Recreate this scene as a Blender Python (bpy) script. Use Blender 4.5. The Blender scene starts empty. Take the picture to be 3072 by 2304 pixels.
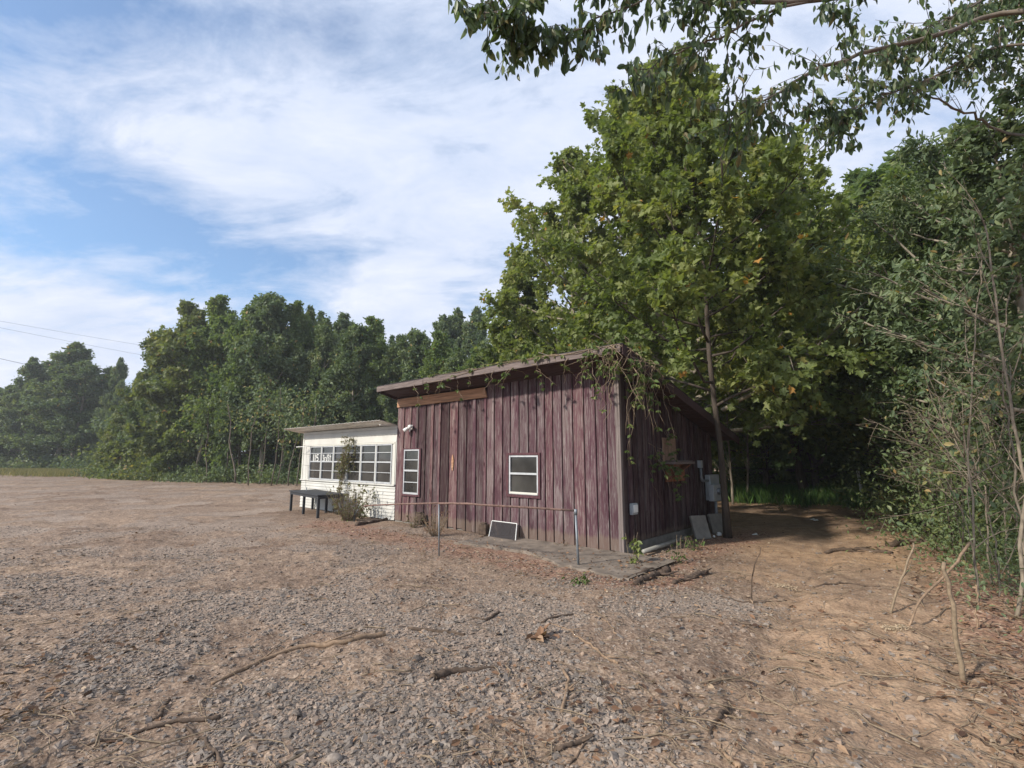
import bpy, math, numpy as np
from mathutils import Vector
R = math.radians
sc = bpy.context.scene
C = sc.collection
# ------------------------------------------------------------------ camera
F, PITCH, EYE = 484.7, 0.152, 1.6
cd = bpy.data.cameras.new('camera'); cam = bpy.data.objects.new('camera', cd); C.objects.link(cam)
cd.sensor_width = 36; cd.lens = F/1024*36; cd.clip_start = .05; cd.clip_end = 3000
cam.location = (0, 0, EYE); cam.rotation_euler = (math.pi/2+PITCH, 0, 0)
sc.camera = cam
def ray(px, py):
    a, b = (px-512)/F, (384-py)/F
    c, s = math.cos(PITCH), math.sin(PITCH)
    return a, c-b*s, s+b*c
def at(px, py, Y):
    a, b, c = ray(px, py); k = Y/b
    return Vector((a*k, Y, EYE+c*k))
def ground_at(px, py, z=0.):
    a, b, c = ray(px, py); k = (z-EYE)/c
    return Vector((a*k, b*k, z))
def top_z(px, py, Y):
    return at(px, py, Y).z
def D(x, y): return x*.46292, y*.46292      # full-view coordinates to picture coordinates
# ------------------------------------------------------------------ noise
def _h(i, j, s):
    n = (i.astype(np.int64)*374761393 + j.astype(np.int64)*668265263 + s*2147483647) & 0xffffffff
    n = ((n ^ (n >> 13))*1274126177) & 0xffffffff
    return ((n ^ (n >> 16)) & 0xffff)/65535.
def vn(x, y, s=0):
    x = np.asarray(x, float); y = np.asarray(y, float)
    i, j = np.floor(x), np.floor(y); u, v = x-i, y-j
    u = u*u*(3-2*u); v = v*v*(3-2*v)
    return (_h(i, j, s)*(1-u)+_h(i+1, j, s)*u)*(1-v)+(_h(i, j+1, s)*(1-u)+_h(i+1, j+1, s)*u)*v
def fbm(x, y, s=0, o=4):
    r = 0; a = .5; t = 0
    for k in range(o):
        r = r+a*vn(x*2**k, y*2**k, s+k); t += a; a *= .5
    return r/t
# ------------------------------------------------------------------ frame of the two buildings
YAW, AX, AY = .734, 1.868, 8.467
LEN, DEP, HF, HB = 6.6, 4.27, 3.19, 2.15
ca, sa = math.cos(YAW), math.sin(YAW)
def W(lx, ly, z=0.):                      # building frame -> world
    return Vector((AX+lx*ca+ly*sa, AY-lx*sa+ly*ca, z))
def loc(x, y):
    dx, dy = x-AX, y-AY
    return dx*ca-dy*sa, dx*sa+dy*ca
def sm(x, a, b):
    t = np.clip((x-a)/(b-a), 0, 1); return t*t*(3-2*t)
def gravel_mask(x, y):
    n = fbm(x*.7, y*.7, 11)-.5; n2 = fbm(x*2.3, y*2.3, 17)-.5
    m = 1-sm(x-(1.08*np.minimum(y, 5.)-2.7+.12*np.maximum(y-5, 0))+n*2.6+n2*1.2, -.5, .5)
    bare = sm(fbm(x*.9+3, y*.9, 31)+.45*n2+.06*sm(y, 4, 8), .44, .58)*.93
    return np.clip(m*(1-bare), 0, 1)
def gh(x, y):
    x = np.asarray(x, float); y = np.asarray(y, float)
    lx, ly = loc(x, y)
    near = np.exp(-((np.maximum(0, np.maximum(lx-1.2, -lx-13)))**2+(np.maximum(0, np.maximum(-1.8-ly, ly-6)))**2)/1.5)
    g = gravel_mask(x, y)
    d = np.sqrt(x*x+y*y)
    rut = (1-g)*(fbm(x*1.7, y*1.7, 5)-.5)*.12
    tw = x-(.62*y-.1)+.35*np.sin(y*.5); tr_ = sum(np.exp(-((tw-c)/.16)**2) for c in (-.2, 1.35))*sm(y, 2.5, 4.5)
    rut = rut-tr_*.045*(.7+.6*fbm(x*4, y*4, 71))
    h = (fbm(x*.35, y*.35, 2)-.5)*.16+rut+(fbm(x*5, y*5, 9)-.5)*.035*(1-.3*g)+(fbm(x*10, y*10, 29, 3)-.5)*.035*(1-g)+(fbm(x*16, y*16, 19, 2)-.5)*.012
    h = h+.10*sm(x-.95*y, -.5, 1.5)*(fbm(x*1.1, y*1.1, 8))
    return h*(1-.8*near)
def G(x, y): return float(gh(x, y))
# ------------------------------------------------------------------ materials
def mat(name, rough=.8, spec=.3):
    m = bpy.data.materials.new(name); m.use_nodes = True
    nt = m.node_tree; b = nt.nodes['Principled BSDF']
    b.inputs['Roughness'].default_value = rough
    b.inputs['Specular IOR Level'].default_value = spec
    return m, nt, b
def N(nt, t, **k):
    n = nt.nodes.new(t)
    for a, v in k.items():
        if a in n.inputs: n.inputs[a].default_value = v
        else: setattr(n, a, v)
    return n
def ramp(nt, src, stops, interp='LINEAR'):
    r = nt.nodes.new('ShaderNodeValToRGB'); r.color_ramp.interpolation = interp
    e = r.color_ramp.elements
    while len(e) < len(stops): e.new(.5)
    for k, (p, c) in zip(e, stops):
        k.position = p; k.color = (*c, 1) if len(c) == 3 else c
    nt.links.new(src, r.inputs[0]); return r.outputs[0]
def mixc(nt, f, a, b, mode='MIX'):
    m = nt.nodes.new('ShaderNodeMix'); m.data_type = 'RGBA'; m.blend_type = mode
    for s, v in ((m.inputs[0], f), (m.inputs[6], a), (m.inputs[7], b)):
        if hasattr(v, 'links'): nt.links.new(v, s)
        elif isinstance(v, (int, float)): s.default_value = v
        else: s.default_value = (*v, 1)
    return m.outputs[2]
def noise(nt, scale, detail=4, vec=None, rough=.55, stretch=None):
    n = N(nt, 'ShaderNodeTexNoise', Scale=scale, Detail=detail, Roughness=rough)
    tc = nt.nodes.new('ShaderNodeTexCoord'); v = tc.outputs['Object'] if vec is None else vec
    if stretch:
        mp = nt.nodes.new('ShaderNodeMapping'); mp.inputs['Scale'].default_value = stretch
        nt.links.new(v, mp.inputs[0]); v = mp.outputs[0]
    nt.links.new(v, n.inputs['Vector']); return n.outputs['Fac']
def bump(nt, b, h, strength=.5, dist=.01, chain=None):
    n = N(nt, 'ShaderNodeBump', Strength=strength, Distance=dist)
    nt.links.new(h, n.inputs['Height'])
    if chain is not None: nt.links.new(chain, n.inputs['Normal'])
    nt.links.new(n.outputs[0], b.inputs['Normal']); return n.outputs[0]
def attr(nt, name):
    a = nt.nodes.new('ShaderNodeAttribute'); a.attribute_name = name; return a
def mnode(nt, op, a, b=None):
    m = nt.nodes.new('ShaderNodeMath'); m.operation = op
    for s, v in zip(m.inputs, (a, b)):
        if v is None: continue
        if hasattr(v, 'links'): nt.links.new(v, s)
        else: s.default_value = v
    return m.outputs[0]
def simple(name, col, rough=.7, var=.25, scale=12, bmp=.3, spec=.3, metal=0, stretch=None):
    m, nt, b = mat(name, rough, spec); b.inputs['Metallic'].default_value = metal
    n = noise(nt, scale, 5, stretch=stretch)
    lo = tuple(c*(1-var) for c in col); hi = tuple(min(1, c*(1+var)) for c in col)
    nt.links.new(ramp(nt, n, [(.3, lo), (.7, hi)]), b.inputs['Base Color'])
    if bmp: bump(nt, b, n, bmp, .004)
    return m
M = {}
def leaf_mat(name, stops, trans=.35, rough=.55, sat=None):
    m = bpy.data.materials.new(name); m.use_nodes = True; nt = m.node_tree
    nt.nodes.remove(nt.nodes['Principled BSDF']); out = nt.nodes['Material Output']
    a = attr(nt, 'tint'); col = ramp(nt, a.outputs['Fac'], stops)
    d = N(nt, 'ShaderNodeBsdfPrincipled', Roughness=rough); d.inputs['Specular IOR Level'].default_value = .35
    nt.links.new(col, d.inputs['Base Color'])
    t = nt.nodes.new('ShaderNodeBsdfTranslucent')
    tcol = mixc(nt, 1., col, (1.25, 1.3, .55), 'MULTIPLY')
    nt.links.new(tcol, t.inputs[0])
    mx = nt.nodes.new('ShaderNodeMixShader'); mx.inputs[0].default_value = trans
    nt.links.new(d.outputs[0], mx.inputs[1]); nt.links.new(t.outputs[0], mx.inputs[2])
    nt.links.new(mx.outputs[0], out.inputs[0]); return m
M['leaf_syc'] = leaf_mat('sycamore_leaf', [(0, (0.090, 0.126, 0.042)), (.35, (0.169, 0.214, 0.070)), (.75, (0.256, 0.282, 0.102)), (.93, (0.375, 0.336, 0.108)), (1, (0.525, 0.288, 0.084))], .45)
M['leaf_dark'] = leaf_mat('dark_leaf', [(0, (0.071, 0.111, 0.059)), (.5, (0.135, 0.184, 0.095)), (.9, (0.222, 0.258, 0.125)), (1, (0.397, 0.280, 0.125))], .35)
M['leaf_mid'] = leaf_mat('mid_leaf', [(0, (0.087, 0.140, 0.055)), (.5, (0.160, 0.217, 0.085)), (.9, (0.254, 0.287, 0.110)), (1, (0.437, 0.280, 0.110))], .45)
M['leaf_edge'] = leaf_mat('yellowing_leaf', [(0, (0.084, 0.121, 0.046)), (.5, (0.150, 0.184, 0.069)), (.85, (0.240, 0.241, 0.092)), (1, (0.480, 0.253, 0.092))], .4)
M['leaf_over'] = leaf_mat('overhang_leaf', [(0, (0.043, 0.072, 0.035)), (.5, (0.079, 0.122, 0.050)), (.9, (0.130, 0.173, 0.072)), (1, (0.230, 0.187, 0.101))], .35, .4)
M['leaf_vine'] = leaf_mat('creeper_leaf', [(0, (.06, .1, .03)), (.5, (.12, .17, .05)), (.85, (.22, .24, .08)), (1, (.35, .18, .07))], .3)
M['leaf_dead'] = leaf_mat('dead_leaf', [(0, (.07, .04, .028)), (.4, (.16, .09, .055)), (.7, (.25, .14, .08)), (.9, (.33, .22, .14)), (1, (.42, .33, .24))], .15, .8)
M['leaf_dry'] = leaf_mat('dry_weed_leaf', [(0, (.13, .11, .06)), (.5, (.20, .18, .09)), (1, (.18, .23, .09))], .2, .8)
M['grass'] = leaf_mat('grass_blade', [(0, (.05, .12, .03)), (.5, (.10, .20, .05)), (1, (.17, .26, .08))], .4)
M['grass_pale'] = leaf_mat('pale_grass_blade', [(0, (.15, .15, .06)), (.5, (.27, .25, .11)), (1, (.36, .3, .15))], .3)
M['bark'] = simple('bark', (.14, .115, .09), .9, .4, 9, .8, stretch=(1, 1, .25))
M['bark_stem'] = simple('stem_bark', (.19, .155, .115), .9, .45, 30, .6, stretch=(1, 1, .3))
M['bark_pale'] = simple('pale_bark', (.26, .225, .175), .85, .4, 14, .6, stretch=(1, 1, .3))
M['bark_dark'] = simple('dark_bark', (.07, .055, .043), .9, .4, 12, .8, stretch=(1, 1, .25))
M['twig'] = simple('twig_bark', (.22, .165, .11), .85, .35, 30, .5)
M['stick_dark'] = simple('dark_stick_wood', (.10, .07, .05), .9, .45, 25, .8)
M['stick_pale'] = simple('pale_stick_wood', (.25, .17, .11), .85, .35, 25, .6)

def boards_mat():
    m, nt, b = mat('weathered_purple_boards', .85, .2)
    tint = attr(nt, 'tint').outputs['Fac']
    tc = nt.nodes.new('ShaderNodeTexCoord')
    off = nt.nodes.new('ShaderNodeCombineXYZ'); t10 = mnode(nt, 'MULTIPLY', tint, 37.)
    nt.links.new(t10, off.inputs[2]); nt.links.new(mnode(nt, 'MULTIPLY', tint, 11.), off.inputs[0])
    add = nt.nodes.new('ShaderNodeVectorMath'); add.operation = 'ADD'
    nt.links.new(tc.outputs['Object'], add.inputs[0]); nt.links.new(off.outputs[0], add.inputs[1])
    v = add.outputs[0]
    fine = noise(nt, 1, 6, v, .65, (70, 70, 6))
    grain = noise(nt, 1, 5, v, .6, (45, 45, 1.6))
    big = noise(nt, 1, 4, v, .6, (3.5, 3.5, .9))
    knots = noise(nt, 1, 3, v, .5, (9, 9, 3.5))
    paint = ramp(nt, big, [(.25, (.055, .024, .034)), (.5, (.09, .042, .054)), (.75, (.13, .065, .08))])
    wood = ramp(nt, grain, [(.25, (.08, .06, .058)), (.5, (.17, .14, .135)), (.75, (.32, .275, .275))])
    f = mnode(nt, 'ADD', mnode(nt, 'MULTIPLY', fine, .8), mnode(nt, 'MULTIPLY', grain, .55))
    f = mnode(nt, 'ADD', f, mnode(nt, 'MULTIPLY', big, .42))
    f = mnode(nt, 'ADD', f, mnode(nt, 'MULTIPLY', mnode(nt, 'SUBTRACT', tint, .5), .10))
    mk = ramp(nt, f, [(.82, (0, 0, 0)), (1.03, (.88, .88, .88))])
    sep = nt.nodes.new('ShaderNodeRGBToBW'); nt.links.new(mk, sep.inputs[0])
    col = mixc(nt, sep.outputs[0], paint, wood)
    kn = ramp(nt, knots, [(.66, (1, 1, 1)), (.74, (.35, .28, .26))])
    col = mixc(nt, 1., col, kn, 'MULTIPLY')
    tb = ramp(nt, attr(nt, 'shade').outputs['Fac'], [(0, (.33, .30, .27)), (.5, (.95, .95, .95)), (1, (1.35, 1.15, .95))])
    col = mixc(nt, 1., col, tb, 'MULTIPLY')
    spz = nt.nodes.new('ShaderNodeSeparateXYZ'); nt.links.new(tc.outputs['Object'], spz.inputs[0])
    gz = mnode(nt, 'ADD', spz.outputs[2], mnode(nt, 'MULTIPLY', mnode(nt, 'ADD', grain, big), -.22))
    col = mixc(nt, ramp(nt, gz, [(-.1, (.5, .5, .5)), (.06, (0, 0, 0))]), col, (.17, .13, .095))
    nt.links.new(col, b.inputs['Base Color'])
    n1 = bump(nt, b, fine, .6, .004); bump(nt, b, grain, .5, .008, n1)
    return m
M['boards'] = boards_mat()
M['trim_red'] = simple('old_red_trim', (.085, .036, .042), .8, .4, 1, .5, stretch=(40, 40, 12))
M['fascia'] = simple('grey_fascia_wood', (.15, .118, .108), .85, .45, 1, .6, stretch=(3, 60, 60))
M['soffit'] = simple('dark_soffit_wood', (.06, .035, .035), .9, .3, 1, .4, stretch=(4, 50, 50))
M['header'] = simple('orange_bare_board', (.38, .21, .125), .8, .45, 1, .6, stretch=(1.6, 30, 38))
M['corner'] = simple('grey_corner_wood', (.17, .14, .13), .85, .35, 1, .6, stretch=(60, 60, 2))
M['shingle'] = simple('roof_felt', (.03, .028, .027), .9, .4, 6, .6)
M['concrete'] = simple('old_concrete', (.19, .155, .125), .92, .35, 5, .5)
M['concrete_grey'] = simple('grey_concrete', (.19, .175, .155), .9, .25, 8, .5)
M['white_metal'] = simple('white_siding', (.54, .53, .49), .55, .12, 1.7, .1, .4)
M['cream_metal'] = simple('cream_trim', (.58, .57, .51), .5, .08, 4, .1, .4)
M['alu'] = simple('aluminium_frame', (.52, .53, .54), .4, .12, 9, .1, .5, .3)
M['tin'] = simple('corrugated_tin', (.66, .63, .58), .55, .3, 2.5, .2, .4, .2, stretch=(.6, 3, 3))
M['white_paint'] = simple('white_paint', (.75, .75, .72), .6, .1, 20, .1)
M['plastic_black'] = simple('black_table_plastic', (.035, .037, .042), .6, .2, 8, .1)
M['rust'] = simple('rusty_pipe', (.17, .105, .085), .75, .4, 22, .4)
M['galv'] = simple('galvanised_pipe', (.20, .22, .24), .5, .25, 18, .2, .5, .4)
M['meter'] = simple('grey_meter_metal', (.36, .39, .41), .45, .15, 7, .1, .5, .1)
M['ply'] = simple('weathered_plywood', (.27, .175, .125), .8, .25, 1, .3, stretch=(20, 20, 3))
M['orange_wood'] = simple('rust_brown_wood', (.24, .10, .055), .8, .35, 10, .3)
M['pvc'] = simple('pvc_pipe', (.27, .26, .23), .5, .15, 10, .1)
M['cut_wood'] = simple('cut_wood', (.50, .38, .22), .8, .2, 30, .2)
M['wire'] = simple('wire', (.05, .05, .055), .6, .1, 3, 0)
M['rotten'] = simple('rotten_timber', (.085, .06, .045), .95, .5, 14, 1.)
m, nt, b = mat('dark_window_glass', .05, .6)
gn = noise(nt, 1.1, 3); nt.links.new(ramp(nt, gn, [(.35, (.02, .02, .019)), (.7, (.07, .068, .062))]), b.inputs['Base Color']); bump(nt, b, gn, .08, .02); M['glass'] = m
m, nt, b = mat('insect_mesh', .8, .2)
b.inputs['Base Color'].default_value = (.045, .04, .042, 1); b.inputs['Alpha'].default_value = .62; M['mesh'] = m
def stone_mat():
    m, nt, b = mat('gravel_stone', .85, .25)
    col = ramp(nt, attr(nt, 'tint').outputs['Fac'], [(0, (.11, .094, .08)), (.35, (.195, .168, .145)), (.6, (.26, .228, .198)), (.8, (.30, .225, .17)), (.93, (.37, .315, .265)), (1, (.52, .46, .40))])
    n = noise(nt, 60, 3); col = mixc(nt, 1., col, ramp(nt, n, [(.3, (.75, .72, .7)), (.7, (1.15, 1.12, 1.1))]), 'MULTIPLY')
    nt.links.new(col, b.inputs['Base Color']); bump(nt, b, n, .4, .003); return m
M['stone'] = stone_mat()
def c1_(nt, a, b):
    return mnode(nt, 'ADD', mnode(nt, 'MULTIPLY', a.outputs[1], .5), mnode(nt, 'MULTIPLY', b.outputs[0], .5))
def ground_mat():
    m, nt, b = mat('gravel_and_dirt', .93, .15)
    g = attr(nt, 'gravel').outputs['Fac']; lit = attr(nt, 'litter').outputs['Fac']
    tc = nt.nodes.new('ShaderNodeTexCoord'); v = tc.outputs['Object']
    def vor(scale):
        k = N(nt, 'ShaderNodeTexVoronoi', Scale=scale); nt.links.new(v, k.inputs['Vector']); return k
    va, vb = vor(34.), vor(75.)
    bw1 = nt.nodes.new('ShaderNodeSeparateColor'); nt.links.new(va.outputs['Color'], bw1.inputs[0])
    bw2 = nt.nodes.new('ShaderNodeSeparateColor'); nt.links.new(vb.outputs['Color'], bw2.inputs[0])
    st = [(0, (.12, .098, .08)), (.4, (.235, .19, .155)), (.7, (.31, .25, .205)), (.9, (.39, .305, .24)), (1, (.50, .44, .37))]
    c1 = ramp(nt, bw1.outputs[0], st); c2 = ramp(nt, bw2.outputs[1], st)
    grav = mixc(nt, .5, c1, c2)
    big = noise(nt, .55, 5, v); mid = noise(nt, 4.5, 6, v, .65); fin = noise(nt, 45, 5, v, .7)
    grav = mixc(nt, 1., grav, ramp(nt, big, [(.35, (.80, .74, .70)), (.65, (1.15, 1.1, 1.06))]), 'MULTIPLY')
    dirt = ramp(nt, mid, [(.28, (.20, .14, .095)), (.5, (.34, .24, .165)), (.72, (.46, .34, .235))])
    dirt = mixc(nt, 1., dirt, ramp(nt, fin, [(.3, (.62, .6, .58)), (.5, (1, 1, 1)), (.72, (1.3, 1.25, 1.2))]), 'MULTIPLY')
    dirt = mixc(nt, 1., dirt, ramp(nt, big, [(.35, (.82, .8, .8)), (.68, (1.2, 1.12, 1.02))]), 'MULTIPLY')
    lotc = ramp(nt, c1_(nt, bw1, bw2), [(0, (.12, .083, .06)), (.35, (.215, .157, .117)), (.65, (.29, .218, .165)), (1, (.42, .335, .265))])
    lotc = mixc(nt, 1., lotc, ramp(nt, mid, [(.3, (.72, .68, .66)), (.5, (1, .98, .96)), (.7, (1.2, 1.14, 1.08))]), 'MULTIPLY')
    lotc = mixc(nt, 1., lotc, ramp(nt, noise(nt, .22, 5, v, .6, (1, 2.2, 1)), [(.36, (.76, .72, .70)), (.5, (1, 1, 1)), (.66, (1.16, 1.14, 1.1))]), 'MULTIPLY')
    dirt = mixc(nt, attr(nt, 'lot').outputs['Fac'], dirt, lotc)
    mf = mnode(nt, 'ADD', g, mnode(nt, 'MULTIPLY', mnode(nt, 'SUBTRACT', mid, .5), .9))
    mr = ramp(nt, mf, [(.4, (0, 0, 0)), (.62, (1, 1, 1))])
    col = mixc(nt, mr, dirt, grav)
    lc = ramp(nt, bw1.outputs[2], [(0, (.14, .075, .055)), (.5, (.25, .14, .10)), (.85, (.36, .22, .15)), (1, (.45, .34, .25))])
    lf = mnode(nt, 'ADD', lit, mnode(nt, 'MULTIPLY', mnode(nt, 'SUBTRACT', mid, .5), 1.2))
    col = mixc(nt, ramp(nt, lf, [(.38, (0, 0, 0)), (.75, (.85, .85, .85))]), col, lc)
    nt.links.new(col, b.inputs['Base Color'])
    n1 = bump(nt, b, va.outputs['Distance'], .55, .012); n2 = bump(nt, b, mid, .5, .05, n1); bump(nt, b, fin, .7, .012, n2)
    return m
M['ground'] = ground_mat()
# ------------------------------------------------------------------ mesh builder
class MB:
    def __init__(s): s.v = []; s.f = []; s.n = 0; s.t = []; s.sh = []
    def add(s, v, f, tint=.5, shade=.5):
        v = np.asarray(v, float).reshape(-1, 3)
        s.v.append(v)
        s.t.append(np.full(len(v), tint) if np.isscalar(tint) else np.asarray(tint, float))
        s.sh.append(np.full(len(v), shade) if np.isscalar(shade) else np.asarray(shade, float))
        if isinstance(f, np.ndarray): s.f.append(f+s.n)
        else:
            by = {}
            for q in f: by.setdefault(len(q), []).append(q)
            for q in by.values(): s.f.append(np.array(q)+s.n)
        s.n += len(v)
    def box(s, x0, x1, y0, y1, z0, z1, tint=.5, shade=.5):
        v = [(x, y, z) for x in (x0, x1) for y in (y0, y1) for z in (z0, z1)]
        s.add(v, [(0, 1, 3, 2), (4, 6, 7, 5), (0, 4, 5, 1), (2, 3, 7, 6), (0, 2, 6, 4), (1, 5, 7, 3)], tint, shade)
    def hexa(s, v, tint=.5, shade=.5):      # 8 corners, first four bottom ring, last four top ring
        s.add(v, [(3, 2, 1, 0), (4, 5, 6, 7), (0, 1, 5, 4), (1, 2, 6, 5), (2, 3, 7, 6), (3, 0, 4, 7)], tint, shade)
    def tubes(s, P, Rr, S=6, tint=None):
        P = np.asarray(P, float); n, K = P.shape[:2]
        Rr = np.broadcast_to(np.asarray(Rr, float), (n, K))
        T = np.gradient(P, axis=1); T /= np.linalg.norm(T, axis=2, keepdims=True)+1e-9
        m = T.mean(1, keepdims=True); ref = np.where(np.abs(m[..., 2:3]) > .8, [[[1., .1, 0]]], [[[0, .1, 1.]]])
        A = np.cross(T, ref); A /= np.linalg.norm(A, axis=2, keepdims=True)+1e-9
        B = np.cross(T, A)
        th = np.arange(S)*2*np.pi/S
        V = P[:, :, None]+Rr[..., None, None]*(A[:, :, None]*np.cos(th)[:, None]+B[:, :, None]*np.sin(th)[:, None])
        idx = np.arange(n*K*S).reshape(n, K, S)
        a = idx[:, :-1]; b2 = idx[:, 1:]
        q = np.stack([a, np.roll(a, -1, 2), np.roll(b2, -1, 2), b2], -1).reshape(-1, 4)
        t = np.full(n*K*S, .5) if tint is None else np.repeat(tint, K*S)
        k = s.n; s.add(V.reshape(-1, 3), q, t)
        s.f.append(idx[:, 0, ::-1]+k); s.f.append(idx[:, -1]+k)
    def tube(s, pts, r, S=8, tint=.5):
        pts = np.array([tuple(p) for p in pts], float)
        s.tubes(pts[None], np.broadcast_to(np.asarray(r, float), (len(pts),))[None], S)
    def build(s, name, m, parent=None, smooth=False):
        me = bpy.data.meshes.new(name)
        V = np.concatenate(s.v).astype(np.float32)
        li = np.concatenate([f.reshape(-1) for f in s.f]).astype(np.int32)
        lt = np.concatenate([np.full(len(f), f.shape[1]) for f in s.f]).astype(np.int32)
        me.vertices.add(len(V)); me.vertices.foreach_set('co', V.reshape(-1))
        me.loops.add(len(li)); me.loops.foreach_set('vertex_index', li)
        me.polygons.add(len(lt)); me.polygons.foreach_set('loop_start', (np.cumsum(lt)-lt).astype(np.int32))
        me.polygons.foreach_set('loop_total', lt)
        me.polygons.foreach_set('use_smooth', np.full(len(lt), smooth))
        for nm, d in (('tint', s.t), ('shade', s.sh)):
            a = me.attributes.new(nm, 'FLOAT', 'POINT'); a.data.foreach_set('value', np.concatenate(d).astype(np.float32))
        me.update(calc_edges=True); me.validate()
        me.materials.append(M[m] if isinstance(m, str) else m)
        o = bpy.data.objects.new(name, me); C.objects.link(o)
        if parent is not None: o.parent = parent
        return o
def tag(o, label=None, cat=None, group=None, kind=None):
    if label: o['label'] = label
    if cat: o['category'] = cat
    if group: o['group'] = group
    if kind: o['kind'] = kind
    return o
def thing(name, label, cat, p=(0, 0, 0), rz=0, group=None):
    o = bpy.data.objects.new(name, None); C.objects.link(o); o.empty_display_size = .2
    o.location = p; o.rotation_euler = (0, 0, rz)
    return tag(o, label, cat, group)
def copy_tree(o, parent=None):
    c = o.copy(); C.objects.link(c); c.parent = parent
    for ch in list(o.children): copy_tree(ch, c)
    return c
def bev(o, w=.004, seg=1):
    m = o.modifiers.new('edge', 'BEVEL'); m.width = w; m.segments = seg; m.limit_method = 'ANGLE'; return o
# ------------------------------------------------------------------ leaves
def _half(pts):
    pts = np.array(pts, float); n = len(pts)          # pts: midrib base, lobe outline ..., midrib tip (x >= 0)
    L = pts.copy(); L[:, 0] *= -1
    V = np.concatenate([pts, L[1:-1]])
    z = .22*np.abs(V[:, 0])-.25*(V[:, 1]-.3)**2
    V = np.column_stack([V, z])
    right = list(range(n)); left = [n-1]+list(range(n+n-3, n-1, -1))+[0]
    left = [0, n-1]+[n+k for k in range(n-3, -1, -1)]
    return V, right, left
LOBED = _half([(0, 0), (.22, -.08), (.5, .12), (.33, .28), (.6, .62), (.27, .58), (0, 1.)])
OVAL = _half([(0, 0), (.2, .22), (.24, .55), (0, 1.)])
RHOMB = _half([(0, 0), (.34, .42), (0, 1.)])
LONG = _half([(0, 0), (.12, .3), (.11, .7), (0, 1.)])
def norm(a): return a/(np.linalg.norm(a, axis=-1, keepdims=True)+1e-9)
def leaves(mb, pos, ydir, size, shape, rng, tilt=.6, tint=None, up=(0, 0, 1)):
    V, r, l = shape; n = len(pos)
    Y = norm(ydir); Z = norm(np.array(up, float)+rng.normal(size=(n, 3))*tilt)
    X = norm(np.cross(Y, Z)); Z = np.cross(X, Y)
    s = np.asarray(size).reshape(-1, 1, 1)
    P = pos[:, None]+s*(V[None, :, 0:1]*X[:, None]+V[None, :, 1:2]*Y[:, None]+V[None, :, 2:3]*Z[:, None])
    k = len(V); base = (np.arange(n)*k)[:, None]
    t = rng.random(n) if tint is None else np.clip(tint, 0, 1)
    m0 = mb.n
    mb.add(P.reshape(-1, 3), base+np.array(r)[None], np.repeat(t, k))
    mb.f.append(base+np.array(l)[None]+m0)
def spawn(par, n, smin, ln, spread, K, upb, rng, smax=1., lfall=.4):
    N0, k0 = par.shape[:2]
    idx = np.repeat(np.arange(N0), n); s = smin+(smax-smin)*rng.random(len(idx))
    f = s*(k0-1); i = np.minimum(f.astype(int), k0-2); u = (f-i)[:, None]
    a, b = par[idx, i], par[idx, i+1]; p = a*(1-u)+b*u
    d = norm(norm(b-a)+rng.normal(size=(len(idx), 3))*spread+np.array([0, 0, upb]))
    L = (np.asarray(ln)[idx] if np.ndim(ln) else ln)*(1-lfall*s)*(.6+.8*rng.random(len(idx)))
    t = np.linspace(0, 1, K)
    bend = rng.normal(size=(len(idx), 3))*.15
    P = p[:, None]+L[:, None, None]*(d[:, None]*t[None, :, None]+bend[:, None]*(t**2)[None, :, None])
    return P, L, idx
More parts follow.
